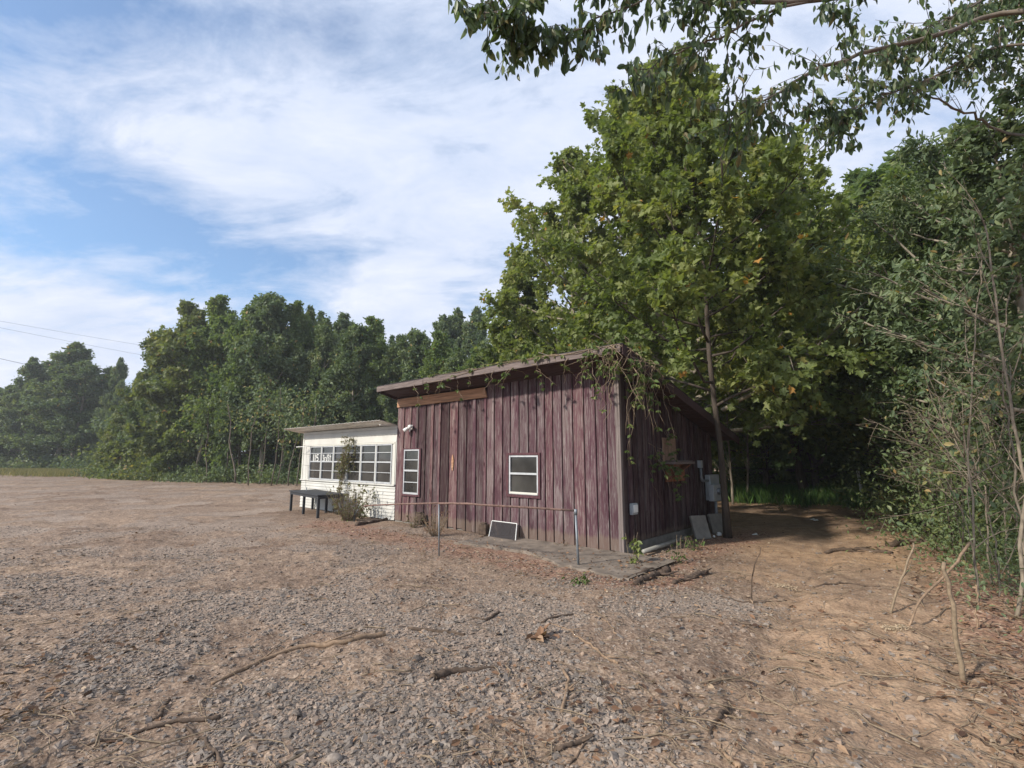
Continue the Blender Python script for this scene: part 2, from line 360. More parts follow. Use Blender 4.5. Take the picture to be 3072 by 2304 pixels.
def tree_parts(rng, h, prof, t0, tr, nb, ns, nt_, nl, lsize, shape, lean=(0, 0), elev=(50, 15), wood_twigs=True, clump=.0, droop=.35, tiltb=.7, secw=.45, tintb=0., sparse_in=.15, sides=7, rv=(.62, .52)):
    t = np.linspace(0, 1, 12)
    wob = np.cumsum(rng.normal(size=(12, 2))*h*.008, 0); wob[0] = 0
    T = np.column_stack([lean[0]*h*t**1.3+wob[:, 0], lean[1]*h*t**1.3+wob[:, 1], h*.97*t])
    TR = tr*(1-t)**.8+.012; TR[0] *= 1.35
    tb = t0+(1-t0)*((np.arange(nb)+rng.random(nb))/nb)**.9*.97
    az = np.arange(nb)*2.39996+rng.normal(size=nb)*.35
    el = np.radians(np.interp(tb, [t0, 1], [elev[1], elev[0]])+rng.normal(size=nb)*9)
    te = tb.copy()
    for _ in range(6):
        Rr = np.interp(te, [p[0] for p in prof], [p[1] for p in prof]); te = np.minimum(1, .5*te+.5*(tb+np.tan(el)*Rr/h))
    Rr = Rr*(rv[0]+rv[1]*rng.random(nb))
    k = np.array([np.interp(tb, t, T[:, c]) for c in range(3)]).T
    out = np.column_stack([np.cos(az), np.sin(az), np.zeros(nb)])
    s = np.linspace(0, 1, 7)
    rise = np.tan(el)*Rr
    P = k[:, None]+Rr[:, None, None]*out[:, None]*s[None, :, None]
    P[:, :, 2] += rise[:, None]*(s[None]**1.25)
    P += np.cumsum(rng.normal(size=P.shape)*.035, 1)*Rr[:, None, None]*.6*(s>0)[None, :, None]
    P[:, 0] = k
    over = np.maximum(0, P[:, :, 2]-h); P[:, :, 2] -= over*.8
    Rb = np.interp(tb, t, TR)[:, None]*.5*(1-.9*s[None])+.006
    sec, Ls, _ = spawn(P, ns, .18, Rr*secw, .62, 5, .12, rng)
    ter, Lt, it = spawn(sec, nt_, .25, Ls*.5, .75, 3, .0, rng)
    w = MB(); w.tube(T, TR, sides); w.tubes(P, Rb, 5)
    if wood_twigs:
        w.tubes(sec, np.linspace(.012, .004, 5)*max(1, tr/.12)*.8, 4)
    tw = norm(ter[:, -1]-ter[:, 0])
    idx = np.repeat(np.arange(len(ter)), nl); u = rng.random(len(idx))[:, None]*1.15
    pos = ter[idx, 0]*(1-u)+ter[idx, -1]*u+rng.normal(size=(len(idx), 3))*lsize*.55
    cl = rng.random(len(sec))[it][idx]                      # one hue drift per bough
    keep = rng.random(len(pos)) > sparse_in
    pos, idx, cl = pos[keep], idx[keep], cl[keep]
    yd = tw[idx]*.6+rng.normal(size=pos.shape)*.6+np.array([0, 0, -droop])
    sz = lsize*(.55+.75*rng.random(len(pos)))
    tint = np.clip(.12+.5*cl+.36*rng.random(len(pos))+tintb-.1, 0, .96)
    tint[rng.random(len(pos)) < .006] = 1.
    c = MB(); leaves(c, pos, yd, sz, shape, rng, tiltb, tint)
    return w, c
_meshes = {}
def plant_tree(name, label, cat, p, rz, parts, mats, group=None, s=1., sz=1.):
    t = thing(name, label, cat, p, rz, group); t.scale = (s, s, s*sz)
    if isinstance(parts, str):
        w, c = _meshes[parts]
        for o in (w, c):
            k = o.copy(); C.objects.link(k); k.parent = t
    else:
        w, c = parts
        a = w.build('trunk', mats[0], t, True); b2 = c.build('crown', mats[1], t)
    return t
def variant(key, parts, mats, first):
    w, c = parts; a = w.build('trunk', mats[0], None, True); b2 = c.build('crown', mats[1])
    _meshes[key] = (a, b2)
used_first = set()
def far_tree(name, label, px, topy, Y, key, rng, group, base_h, width=1., z0=0., dx=0.):
    x = at(px, 458, Y).x+dx
    h = top_z(px, topy, Y)-z0
    s = h/base_h
    t = thing(name, label, 'tree', (x, Y, z0-.05), rng.random()*6.28, group)
    t.scale = (s*width, s*width, s)
    w, c = _meshes[key]
    for o in (w, c):
        if (key, o.name) not in used_first and o.parent is None:
            used_first.add((key, o.name)); o.parent = t
        else:
            k = o.copy(); C.objects.link(k); k.parent = t
    return t
ORD = 'first second third fourth fifth sixth seventh eighth ninth tenth eleventh twelfth thirteenth fourteenth fifteenth sixteenth seventeenth eighteenth nineteenth twentieth'.split()
# ------------------------------------------------------------------ ground
def make_ground():
    a1 = np.radians(np.linspace(-64, 64, 820)); a2 = np.radians(np.linspace(64, 296, 60))[1:-1]
    a = np.concatenate([a1, a2]); r = np.concatenate([[.25, .6], np.exp(np.linspace(np.log(.95), np.log(500), 620))])
    Rg, A = np.meshgrid(r, a, indexing='ij')
    x = Rg*np.sin(A); y = Rg*np.cos(A)
    z = gh(x, y)*np.clip(1-(Rg-90)/60, 0, 1)
    n, k = x.shape
    V = np.concatenate([np.column_stack([x.ravel(), y.ravel(), z.ravel()]), [[0, 0, G(0, 0)]]])
    idx = np.arange(n*k).reshape(n, k); nx = np.roll(idx, -1, 1)
    q = np.stack([idx[:-1], idx[1:], nx[1:], nx[:-1]], -1).reshape(-1, 4)[:, ::-1]
    q = q[:, ::-1]
    tri = np.stack([idx[0], nx[0], np.full(k, n*k)], -1)[:, ::-1]
    mb = MB(); mb.add(V, np.ascontiguousarray(q)); mb.f.append(tri)
    o = mb.build('ground', 'ground', None, True)
    if o.data.polygons[5000].normal.z < 0: o.data.flip_normals()
    g = gravel_mask(V[:, 0], V[:, 1]); lx, ly = loc(V[:, 0], V[:, 1])
    lit = litter_mask(V[:, 0], V[:, 1])
    lot = 1-sm(V[:, 0]-(1.0*np.minimum(V[:, 1], 5.)-1.9+.2*np.maximum(V[:, 1]-5, 0))+(fbm(V[:, 0]*1.1, V[:, 1]*1.1, 61)-.5)*2, -.8, .8)
    for nm, d in (('gravel', g), ('litter', lit), ('lot', lot)):
        at_ = o.data.attributes.new(nm, 'FLOAT', 'POINT'); at_.data.foreach_set('value', d.astype(np.float32))
    tag(o, kind='structure')
def litter_mask(x, y):
    lx, ly = loc(x, y)
    n = fbm(x*1.5, y*1.5, 41)
    front = np.exp(-((ly+1.55)/.75)**2)*sm(lx, -9.5, -6.5)*(1-sm(lx, .6, 2.4))
    side = np.exp(-((lx-.9)/.6)**2)*sm(ly, -2.2, -.8)*(1-sm(ly, 4, 6))
    right = sm(x-.70*y, .1, 1.3)*(1-sm(y, 9, 14))*.85
    patch = .22*sm(fbm(x*.9+9, y*.9, 51), .55, .7)*(np.abs(x) < 8)*(y < 14)*(y > 2)
    return np.clip((front*.95+side*.8+right+patch)*(.45+.9*n), 0, 1)
make_ground()
rg = np.random.default_rng(5)
def wedge(n, y0, y1, rng, half=1.12, p=1.):
    # points in the view wedge with density falling as 1/distance
    y = y0*(y1/y0)**(rng.random(n)**p); x = (rng.random(n)*2-1)*y*half
    return x, y
def inside_build(x, y, m=.0):
    lx, ly = loc(x, y)
    return ((lx > -LEN-5.6-m) & (lx < m) & (ly > -m) & (ly < DEP+m))
def on_slab(x, y):
    lx, ly = loc(x, y); return (lx > -3.0) & (lx < .85) & (ly > -1.35) & (ly < 0)
def stones(n, y0, y1, smin, smax, rng, mask=True):
    x, y = wedge(n, y0, y1, rng)
    g = gravel_mask(x, y)+.09
    k = (rng.random(n) < g) & ~inside_build(x, y, .05) & ~on_slab(x, y) if mask else np.ones(n, bool)
    x, y = x[k], y[k]; n = len(x)
    s = (smin+(smax-smin)*rng.random(n)**2.2)/2
    base = np.array([(.9, .7, -.6), (-.7, .9, -.6), (-.9, -.7, -.6), (.7, -.9, -.6), (.6, .5, .7), (-.5, .6, .7), (-.6, -.5, .7), (.5, -.6, .7)], float)
    V = base[None]*(1+rng.normal(size=(n, 8, 3))*.15)+rng.normal(size=(n, 8, 3))*.14
    V *= (s[:, None]*np.column_stack([.7+.8*rng.random(n), .7+.6*rng.random(n),   .2+.3*rng.random(n)])*.82)[:, None]
    a = rng.random(n)*6.28; c, si = np.cos(a)[:, None], np.sin(a)[:, None]
    X = V[..., 0]*c-V[..., 1]*si; Y = V[..., 0]*si+V[..., 1]*c
    tl = rng.normal(size=(n, 2))*.25
    Z = V[..., 2]+X*tl[:, :1]+Y*tl[:, 1:]
    P = np.stack([X+x[:, None], Y+y[:, None], Z+(gh(x, y)+s*.25)[:, None]], -1)
    f = np.array([(4, 5, 6, 7), (0, 1, 5, 4), (1, 2, 6, 5), (2, 3, 7, 6), (3, 0, 4, 7)])
    F = ((np.arange(n)*8)[:, None, None]+f[None]).reshape(-1, 4)
    mb = MB(); mb.add(P.reshape(-1, 3), F, np.repeat(np.clip(rng.random(n)*.75+.28*(fbm(x, y, 77)), 0, 1), 8))
    return mb
mb = stones(150000, 1.35, 12, .012, .038, rg)
mb2 = stones(24000, 1.35, 9, .026, .066, rg)
for v, f, t, sh in ((mb2.v[0], mb2.f[0], mb2.t[0], mb2.sh[0]),): mb.add(v, f, t, sh)
tag(mb.build('gravel', 'stone'), 'loose grey crushed gravel spread over the open lot', 'gravel', kind='stuff')
# dead leaves
n = 60000; x, y = wedge(n, 1.5, 22, rg, 1.12)
lm = litter_mask(x, y); k = (rg.random(n) < lm*.8+.012) & ~inside_build(x, y, .03); x, y = x[k], y[k]; n = len(x)
mb = MB(); a = rg.random(n)*6.28
leaves(mb, np.column_stack([x, y, np.where(on_slab(x, y), np.maximum(gh(x, y), .045), gh(x, y))+.012+.02*rg.random(n)]), np.column_stack([np.cos(a), np.sin(a), rg.normal(size=n)*.25]), .025+.05*rg.random(n)**1.7, OVAL, rg, .45)
tag(mb.build('leaf_litter', 'leaf_dead'), 'dry brown fallen leaves strewn over the ground', 'leaf litter', kind='stuff')
# twigs lying about
n = 22000; x, y = wedge(n, 1.4, 20, rg, 1.12)
lm = litter_mask(x, y); k = (rg.random(n) < lm*.5+.05+.16*(1-gravel_mask(x, y))) & ~inside_build(x, y, .1); x, y = x[k], y[k]; n = len(x)
a = rg.random(n)*6.28; L = .06+.45*rg.random(n)**3; t = np.linspace(-.5, .5, 5)
P = np.zeros((n, 5, 3)); bd = rg.normal(size=(n, 1))*.25
P[..., 0] = x[:, None]+L[:, None]*(t*np.cos(a)[:, None]-bd*t**2*np.sin(a)[:, None]*2)
P[..., 1] = y[:, None]+L[:, None]*(t*np.sin(a)[:, None]+bd*t**2*np.cos(a)[:, None]*2)
P[..., 2] = gh(P[..., 0], P[..., 1])+.008+L[:, None]*.06*rg.random((n, 1))*(1-4*t**2)+rg.random((n, 1))*.01
P[..., :2] += rg.normal(size=(n, 5, 2))*L[:, None, None]*.03
mb = MB(); mb.tubes(P, (.0016+.005*rg.random(n)**3)[:, None]*np.array([1, .95, .85, .7, .4]), 4)
tag(mb.build('twig_litter', 'twig'), 'small broken twigs scattered on the dirt', 'twig litter', kind='stuff')
# ------------------------------------------------------------------ the wooden shed
def z1(x, y): return ((1100+x/2.765)/3, (980+y/2.765)/3)
def z2(x, y): return ((1750+x/2.0735)/3, (980+y/2.0735)/3)
def z3(x, y): return ((840+x/4.1475)/3, (1220+y/4.1475)/3)
def front(p, off=0.):                     # picture point -> (lx, z) on the plane ly = off
    a, b, c = ray(*p); lx0, ly0 = loc(0, 0); dx = a*ca-b*sa; dy = a*sa+b*ca
    k = (off-ly0)/dy; return lx0+dx*k, EYE+c*k
def side(p, off=0.):                      # picture point -> (ly, z) on the plane lx = off
    a, b, c = ray(*p); lx0, ly0 = loc(0, 0); dx = a*ca-b*sa; dy = a*sa+b*ca
    k = (off-lx0)/dx; return ly0+dy*k, EYE+c*k
SL = (HF-HB)/DEP
def rz_(ly): return HF-SL*ly
rs = np.random.default_rng(11)
shed = thing('wooden_shed', 'weathered purple-red wooden shed with vertical boards and a sloping roof', 'shed', (AX, AY, 0), -YAW)
HL = {}
w1a, w1t = front(z1(1160, 1045)); w1b, w1bt = front(z1(1445, 1425))     # outer trim of the square window
w2a, w2t = front(z1(312, 1015)); w2b, w2bt = front(z1(436, 1408))
split = front(z1(1000, 1000))[0]
holes = [(w1a+.03, w1b-.03, w1bt+.03, w1t-.03), (w2a+.01, w2b-.01, w2bt+.01, w2t-.01)]
def board(mb, x0, x1, z0, z1_, lap, th, put, tint, shade):
    # one board standing on a wall plane; put(u, d, z) -> xyz ; d = distance out of the wall
    hs = [h for h in holes_now if h[0] < x1-.005 and h[1] > x0+.005]
    segs = []
    if not hs: segs = [(x0, x1, z0, z1_)]
    else:
        h = hs[0]
        a, b_ = max(x0, h[0]), min(x1, h[1])
        segs = [(a, b_, z0, h[2]), (a, b_, h[3], z1_)]
        if h[0]-x0 > .01: segs.append((x0, h[0], z0, z1_))
        if x1-h[1] > .01: segs.append((h[1], x1, z0, z1_))
    for (a, b_, c, d) in segs:
        da, db = lap[0]+(lap[1]-lap[0])*(a-x0)/(x1-x0), lap[0]+(lap[1]-lap[0])*(b_-x0)/(x1-x0)
        zt = d if np.isscalar(d) else d
        ta = zt(a) if callable(zt) else zt; tb = zt(b_) if callable(zt) else zt
        mb.hexa([put(a, da-th, c), put(b_, db-th, c), put(b_, db, c), put(a, da, c),
                 put(a, da-th, ta), put(b_, db-th, tb), put(b_, db, tb), put(a, da, ta)], tint, shade)
PF = lambda u, d, z: (u, -d, z)
PS = lambda u, d, z: (d, u, z)
mb = MB(); holes_now = holes
# right part of the front: wide lapped boards
x = 0.
k = 0
while x > split+.05:
    wd = min(.235+rs.normal()*.02, x-split); 
    if x-wd-split < .12: wd = x-split
    z0 = .03+rs.normal()*.015
    board(mb, x-wd+.006, x-.004, z0, HF+.06, (.012, .036), .02, PF, rs.random(), .35+.35*rs.random())
    x -= wd
# left part: narrow boards with battens, some green-black with damp
hz = front(z1(620, 632))[1]
for lo_, hi_ in ((-LEN+.012, split-.004),):
    x = hi_; i = 0
    while x > lo_+.02:
        bat = i % 2 == 0
        wd = (.07+.03*rs.random()) if bat else (.19+.07*rs.random())
        if x-wd-lo_ < .05: wd = x-lo_
        shade = .5+.3*rs.random()
        u = (hi_-x)/(hi_-lo_)
        if .02 < u < .74 and rs.random() < .6: shade = .02+.25*rs.random()
        z0 = .0+rs.random()*.07
        board(mb, x-wd+.002, x-.002, z0, hz-.02+.02*rs.random(), (.034, .036) if bat else (.010, .018), .022, PF, rs.random(), shade)
        x -= wd; i += 1
mb.box(-LEN+.01, -.01, .02, .06, .02, HF-.02, .3, .05)
mb.build('front_wall', 'boards', shed)
mb = MB(); mb.hexa([(-LEN, -.045, hz), (split+.02, -.045, hz), (split+.02, -.012, hz), (-LEN, -.012, hz), (-LEN, -.045, HF-.03), (split-.06, -.045, HF-.03), (split-.06, -.012, HF-.03), (-LEN, -.012, HF-.03)])
bev(mb.build('header_board', 'header', shed), .006)['label'] = 'bare orange-brown header board under the eave'
# splintered orange wood showing on one board
mb = MB(); a, zz = front(z1(722, 1120)); t = np.linspace(0, 1, 9)
L_ = [(a-.012-.02*math.sin(s*3.1)*(1+.4*rs.random()), -.041, zz+.16-.36*s) for s in t]; Rr_ = [(a+.012+.022*math.sin(s*3.1)*(1+.4*rs.random()), -.041, zz+.16-.36*s) for s in t]
mb.add(L_+Rr_, [(i, i+1, 10+i, 9+i) for i in range(8)]); mb.build('split_scar', 'header', shed)
# side wall
mb = MB(); holes_now = []
y = 0.
while y < DEP-.02:
    wd = min(.2+rs.normal()*.02, DEP-y)
    if DEP-y-wd < .08: wd = DEP-y
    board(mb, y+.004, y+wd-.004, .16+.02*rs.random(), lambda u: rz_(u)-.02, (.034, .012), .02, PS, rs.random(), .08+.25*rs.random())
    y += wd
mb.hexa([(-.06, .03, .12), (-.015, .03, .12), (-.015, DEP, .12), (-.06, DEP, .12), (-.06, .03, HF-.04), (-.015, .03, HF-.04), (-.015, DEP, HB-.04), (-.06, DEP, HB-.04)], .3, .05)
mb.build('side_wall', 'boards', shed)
mb = MB(); holes_now = []
for (xa, xb, pl) in ((-LEN, -.02, 'b'),):
    x = xa
    while x < xb-.02:
        wd = min(.22, xb-x); mb.box(x+.004, x+wd-.004, DEP-.03, DEP+.012*(1+rs.random()), .1, HB-.02, rs.random(), .5); x += wd
y = .05
while y < DEP-.02:
    wd = min(.22, DEP-y); mb.hexa([(-LEN-.02-.01*rs.random(), y, .1), (-LEN+.01, y, .1), (-LEN+.01, y+wd-.006, .1), (-LEN-.02, y+wd-.006, .1), (-LEN-.02, y, rz_(y)-.02), (-LEN+.01, y, rz_(y)-.02), (-LEN+.01, y+wd-.006, rz_(y+wd)-.02), (-LEN-.02, y+wd-.006, rz_(y+wd)-.02)], rs.random(), .5); y += wd
mb.build('rear_wall', 'boards', shed)
mb = MB(); mb.hexa([(-.05, -.044, .02), (.0, -.044, .02), (.0, -.026, .02), (-.05, -.026, .02), (-.05, -.044, HF), (.0, -.044, HF), (.0, -.026, HF), (-.05, -.026, HF)])
mb.hexa([(.002, -.044, .02), (.040, -.044, .02), (.040, .03, .02), (.002, .03, .02), (.002, -.044, HF), (.040, -.044, HF), (.040, .03, HF-.02), (.002, .03, HF-.02)])
bev(mb.build('corner_board', 'corner', shed), .004)['label'] = 'silver-grey weathered corner board'
mb = MB(); mb.box(-LEN+.03, -.1, -.0, .25, -.2, .03); mb.box(-.14, .012, -.02, DEP, -.2, .15)
mb.build('foundation', 'concrete_grey', shed)
# roof
def roof_box(mb, x0, x1, y0, y1, o0, o1, **k):
    mb.hexa([(x0, y0, rz_(y0)+o0), (x1, y0, rz_(y0)+o0), (x1, y1, rz_(y1)+o0), (x0, y1, rz_(y1)+o0),
             (x0, y0, rz_(y0)+o1), (x1, y0, rz_(y0)+o1), (x1, y1, rz_(y1)+o1), (x0, y1, rz_(y1)+o1)], **k)
EO, RX0, RX1 = .62, -LEN-.02, .44
BO = DEP+.62
mb = MB(); roof_box(mb, RX0, RX1, -EO, BO, .03, .10)
for i in range(26):                                         # uneven courses of felt
    y = -EO+(BO+EO)*i/26; roof_box(mb, RX0-.01, RX1+.012+rs.random()*.02, y-.012, y+(BO+EO)/26-.004, .10, .112+.012*rs.random())
roof = mb.build('roof', 'shingle', shed)
mb = MB()
nseg = 24
for (xa, xb, dz) in ((RX0-.02, -4.72, -.012), (-4.71, RX1, 0)):
    mb.hexa([(xa, -EO-.04, rz_(-EO)-.035+dz), (xb, -EO-.04, rz_(-EO)-.035+dz), (xb, -EO-.013, rz_(-EO)-.035+dz), (xa, -EO-.013, rz_(-EO)-.035+dz),
             (xa, -EO-.04, rz_(-EO)+.10+dz), (xb, -EO-.04, rz_(-EO)+.10+dz), (xb, -EO-.013, rz_(-EO)+.10+dz), (xa, -EO-.013, rz_(-EO)+.10+dz)])
f_ = bev(mb.build('fascia', 'fascia', roof), .005)
mb = MB()
roof_box(mb, RX1+.002, RX1+.028, -EO, BO, -.07, .095); roof_box(mb, RX0-.028, RX0-.002, -EO, BO, -.06, .095)
mb.build('rake_board', 'soffit', roof)
mb = MB()
for i in range(4): roof_box(mb, RX0+.01, RX1-.01, -EO+.003+i*.155, -EO+.15+i*.155, .004-.003*(i % 2), .028)
for i in range(30): roof_box(mb, RX1-.43, RX1-.01, i*.16+.01, i*.16+.155, .006, .028)
mb.build('soffit', 'soffit', roof)
def window(parent, xa, xb, za, zb, bars, d0=-.02, fr=.035, trim=None, sub=None, mt='alu', fname='frame'):
    # window in the plane ly = 0 of its parent's frame; bars = fractions from the top
    g = MB(); g.box(xa+fr*.5, xb-fr*.5, d0+.012, d0+.016, za+fr*.5, zb-fr*.5)
    win = g.build('window', 'glass', parent)
    f = MB()
    f.box(xa, xa+fr, d0-.02, d0+.01, za, zb); f.box(xb-fr, xb, d0-.02, d0+.01, za, zb)
    f.box(xa+fr, xb-fr, d0-.018, d0+.01, zb-fr, zb); f.box(xa+fr, xb-fr, d0-.024, d0+.01, za, za+fr*1.3)
    for (fr_, tk) in bars:
        z = zb-(zb-za)*fr_; f.box(xa+fr, xb-fr, d0-.016-tk*.2, d0+.01, z-tk/2, z+tk/2)
    bev(f.build(fname, mt, win), .002)
    return win
wa, wt = front(z1(1185, 1068), -.02); wb, wbt = front(z1(1428, 1402), -.02)
win = window(shed, wa, wb, wbt, wt, [(.47, .04)], d0=-.02)
win['label'] = 'square window with two panes in a dark red trim'
s_ = MB(); s_.box(wa+.03, wb-.01, -.052, -.045, wbt+.012, wbt+.05); s_.build('sill_strip', 'cream_metal', win)
tm = MB(); e = .058
tm.box(wa-e-.01, wa-.004, -.052, -.03, wbt-e, wt+e*.9); tm.box(wb+.004, wb+e, -.052, -.03, wbt-e, wt+e*.9)
tm.box(wa-.004, wb+.004, -.054, -.03, wt+.004, wt+e*.9); tm.box(wa-.004, wb+.004, -.056, -.03, wbt-e, wbt-.004)
bev(tm.build('trim', 'trim_red', win), .003)
wa, wt = front(z1(318, 1020), -.02); wb, wbt = front(z1(432, 1395), -.02)
win = window(shed, wa, wb, wbt, wt, [(.235, .022), (.475, .045), (.735, .022)], d0=-.03)
win['label'] = 'narrow tall window with four stacked panes'
tm = MB(); tm.box(wb+.004, wb+.07, -.055, -.03, wbt-.05, wt+.03); tm.box(wa-.05, wa-.004, -.05, -.03, wbt-.03, wt+.03); tm.box(wa-.05, wb+.004, -.056, -.03, wt+.004, wt+.03); tm.box(wa-.05, wb+.004, -.06, -.03, wbt-.05, wbt-.004)
bev(tm.build('trim', 'trim_red', win), .003)
# boarded opening with a shelf on the side wall
a, zt = side(z2(487, 690), .04); b_, _ = side(z2(568, 690), .04); _, zb = side(z2(490, 850), .04)
mb = MB(); mb.box(.040, .055, a, b_, zb, zt); pl = bev(mb.build('plywood_patch', 'ply', shed), .003); pl['label'] = 'brown plywood sheet nailed over an opening'
a2, zs = side(z2(500, 850), .04); b2_, _ = side(z2(632, 850), .04)
mb = MB(); mb.box(.057, .26, a2, b2_, zs-.02, zs+.03); mb.box(.057, .22, a2+.03, b2_-.03, zs+.033, zs+.055)
sh_ = bev(mb.build('shelf', 'fascia', shed), .004); sh_['label'] = 'grey plank shelf under the plywood patch'
mb = MB(); zk = zs-.36
mb.box(.05, .075, a2+.03, b2_-.12, zk, zs-.024)
mb.hexa([(.076, a2+.05, zk+.02), (.10, a2+.05, zk+.02), (.10, a2+.09, zk+.02), (.076, a2+.09, zk+.02), (.076, b2_-.2, zs-.03), (.24, b2_-.2, zs-.03), (.24, b2_-.16, zs-.03), (.076, b2_-.16, zs-.03)])
mb.build('bracket', 'orange_wood', sh_)
# outlet box, meter
a, zt = side(z2(286, 1100), .04); b_, zb = side(z2(322, 1165), .04)
t = thing('outlet_box', 'small grey outlet box low on the shaded side wall near the corner', 'outlet box', W(.04, (a+b_)/2, (zt+zb)/2), -YAW)
hw, hh = abs(b_-a)/2, (zt-zb)/2
mb = MB(); mb.box(0, .055, -hw, hw, -hh, hh); bev(mb.build('box', 'meter', t), .006)
mb = MB(); mb.box(.057, .075, -hw*.75, hw*.75, -hh*.6, hh*.75); bev(mb.build('cover', 'white_paint', t), .005)
def sp_(x, y, off=.04): return side(z2(x, y), off)
a, zt = sp_(752, 922); b_, zb = sp_(818, 1070)
em = thing('electric_meter', 'grey electric meter box with conduit on the shaded side wall', 'electric meter', W(.045, 0, 0), -YAW)
mb = MB(); mb.box(0, .12, a, b_, zb, zt); bev(mb.build('meter_cabinet', 'meter', em), .008)
c_, zt2 = sp_(738, 982); d_, zb2 = sp_(800, 1075)
mb = MB(); mb.box(.121, .24, c_+.02, d_-.03, zb2, zt2); bx = bev(mb.build('disconnect_box', 'meter', em), .008)
mb = MB(); yc, zc_ = (c_+d_)/2-.0, (zb2+zt2)/2+.03; th = np.linspace(0, 2*np.pi, 21)[:-1]
V = [(.242, yc+.075*math.cos(q), zc_+.075*math.sin(q)) for q in th]+[(.31, yc+.07*math.cos(q), zc_+.07*math.sin(q)) for q in th]
mb.add(V, [(i, (i+1) % 20, 20+(i+1) % 20, 20+i) for i in range(20)]+[tuple(range(20, 40))]); mb.build('meter_dial', 'galv', bx)
mb = MB(); y0, zt3 = sp_(712, 832); y1_, zb3 = sp_(712, 878)
mb.box(.0, .08, y0-.045, y0+.045, zb3, zt3); mb.build('junction_box', 'meter', em)
mb = MB(); _, ze = sp_(715, 960); mb.tube([(.05, y0, zb3), (.05, y0, ze+.06), (.055, y0+.03, ze+.01), (.07, y0+.08, ze), (.07, c_+.2, ze)], .03, 10)
mb.tube([(.17, (c_+d_)/2, zb2), (.17, (c_+d_)/2, 1.), (.17, (c_+d_)/2+.01, .5), (.18, (c_+d_)/2+.02, -.05)], .035, 10)
mb.build('conduit', 'galv', em, True)
# ------------------------------------------------------------------ white annex
LA, HA = 5.38, 2.446
ox, oy = W(-LEN, 0)[:2]
ann = thing('white_annex', 'long low annex in white metal siding with a ribbon of windows', 'annex', (ox, oy, 0), -YAW)
def fa(x, y, off=0.): a, z = front(z3(x, y), off); return a+LEN, z
wx0, wzt = fa(380, 497); wx1, _ = fa(1402, 432); _, wzb = fa(372, 908)
DA = 3.4; FL = .02; SLA = .06
def za_(y): return HA-SLA*y
# siding with lap profile
def siding(mb, x0, x1, z0, z1_, step, y=0., tilt=.012):
    z = z0
    while z < z1_-.005:
        h = min(step, z1_-z)
        mb.hexa([(x0, y-tilt, z), (x1, y-tilt, z), (x1, y+.02, z), (x0, y+.02, z), (x0, y-.001, z+h-.012), (x1, y-.001, z+h-.012), (x1, y+.02, z+h-.012), (x0, y+.02, z+h-.012)])
        mb.box(x0, x1, y+.012, y+.018, z+h-.012, z+h); z += h
mb = MB()
siding(mb, -LA, -.012, .02, wzb-.03, .088, tilt=.016)
siding(mb, -LA, -.012, wzt+.05, HA-.07, .2, tilt=.016)
mb.box(-LA, wx0-.02, -.006, .02, wzb+.012, wzt+.05); mb.box(wx1+.02, -.012, -.006, .02, wzb+.012, wzt+.05)
mb.box(-LA, -.012, -.012, .02, HA-.068, HA-.01)
mb.hexa([(-LA-.02, .03, .02), (-LA, .03, .02), (-LA, DA, .02), (-LA-.02, DA, .02), (-LA-.02, .03, HA-.02), (-LA, .03, HA-.02), (-LA, DA, za_(DA)-.02), (-LA-.02, DA, za_(DA)-.02)])
mb.box(-LA, -.05, DA, DA+.03, .02, za_(DA)-.02)
mb.build('wall', 'white_metal', ann)
mb = MB(); mb.box(-LA-.05, -.015, -.05, .0, wzb-.03, wzb+.01); bev(mb.build('ledge', 'white_metal', ann), .006)
mb = MB()
mb.box(-LA-.03, -LA+.05, -.02, .03, wzb+.012, HA-.012); mb.build('corner_post', 'cream_metal', ann)
mb = MB(); mb.box(wx1+.10, wx1+.16, -.02, .0, wzb+.012, wzt+.05); mb.build('trim_strip', 'cream_metal', ann)
# windows
nw = 6; ed = [fa(v, 600)[0] for v in (378, 522, 672, 842, 1013, 1200, 1400)]
def stroke(mb, pts, w_):
    for (x0, z0), (x1, z1_) in zip(pts[:-1], pts[1:]):
        d = Vector((x1-x0, 0, z1_-z0)); L_ = d.length; d.normalize(); p = Vector((-d.z, 0, d.x))*w_/2; e_ = d*w_*.3
        a_ = Vector((x0, 0, z0))-e_; b_ = Vector((x1, 0, z1_))+e_
        mb.hexa([tuple(q+Vector((0, o, 0))) for q, o in ((a_-p, 0), (b_-p, 0), (b_-p, -.002), (a_-p, -.002), (a_+p, 0), (b_+p, 0), (b_+p, -.002), (a_+p, -.002))])
GLY = {'1': [[(.5, 0), (.5, 1)]], '5': [[(.9, 1), (.15, 1), (.1, .55), (.6, .6), (.9, .35), (.75, .08), (.1, .02)]],
       '3': [[(.1, .95), (.85, .92), (.45, .55), (.9, .3), (.6, .03), (.05, .08)]], 'r': [[(.2, .62), (.25, 0)], [(.25, .4), (.5, .6), (.85, .58)]],
       'd': [[(.8, 1), (.8, 0)], [(.8, .5), (.4, .55), (.12, .3), (.35, .02), (.8, .12)]], 'S': [[(.9, .9), (.45, 1), (.12, .75), (.8, .4), (.75, .1), (.1, .02)]],
       't': [[(.45, 1.), (.5, .08), (.85, .02)], [(.1, .68), (.9, .72)]]}
def write(mb, txt, x, z, w_, h, gap, st, y):
    sub = MB()
    for ch in txt:
        cw = w_*(.45 if ch == '1' else 1)
        for g in GLY[ch]: stroke(sub, [(x+a*cw, z+b*h) for a, b in g], st)
        x += cw+gap
    for v, f, t_, s2 in zip(sub.v, [f for f in sub.f], sub.t, sub.sh): pass
    for v in sub.v: v[:, 1] += y
    mb.v += sub.v; mb.t += sub.t; mb.sh += sub.sh
    for f in sub.f: mb.f.append(f+mb.n)
    mb.n += sub.n
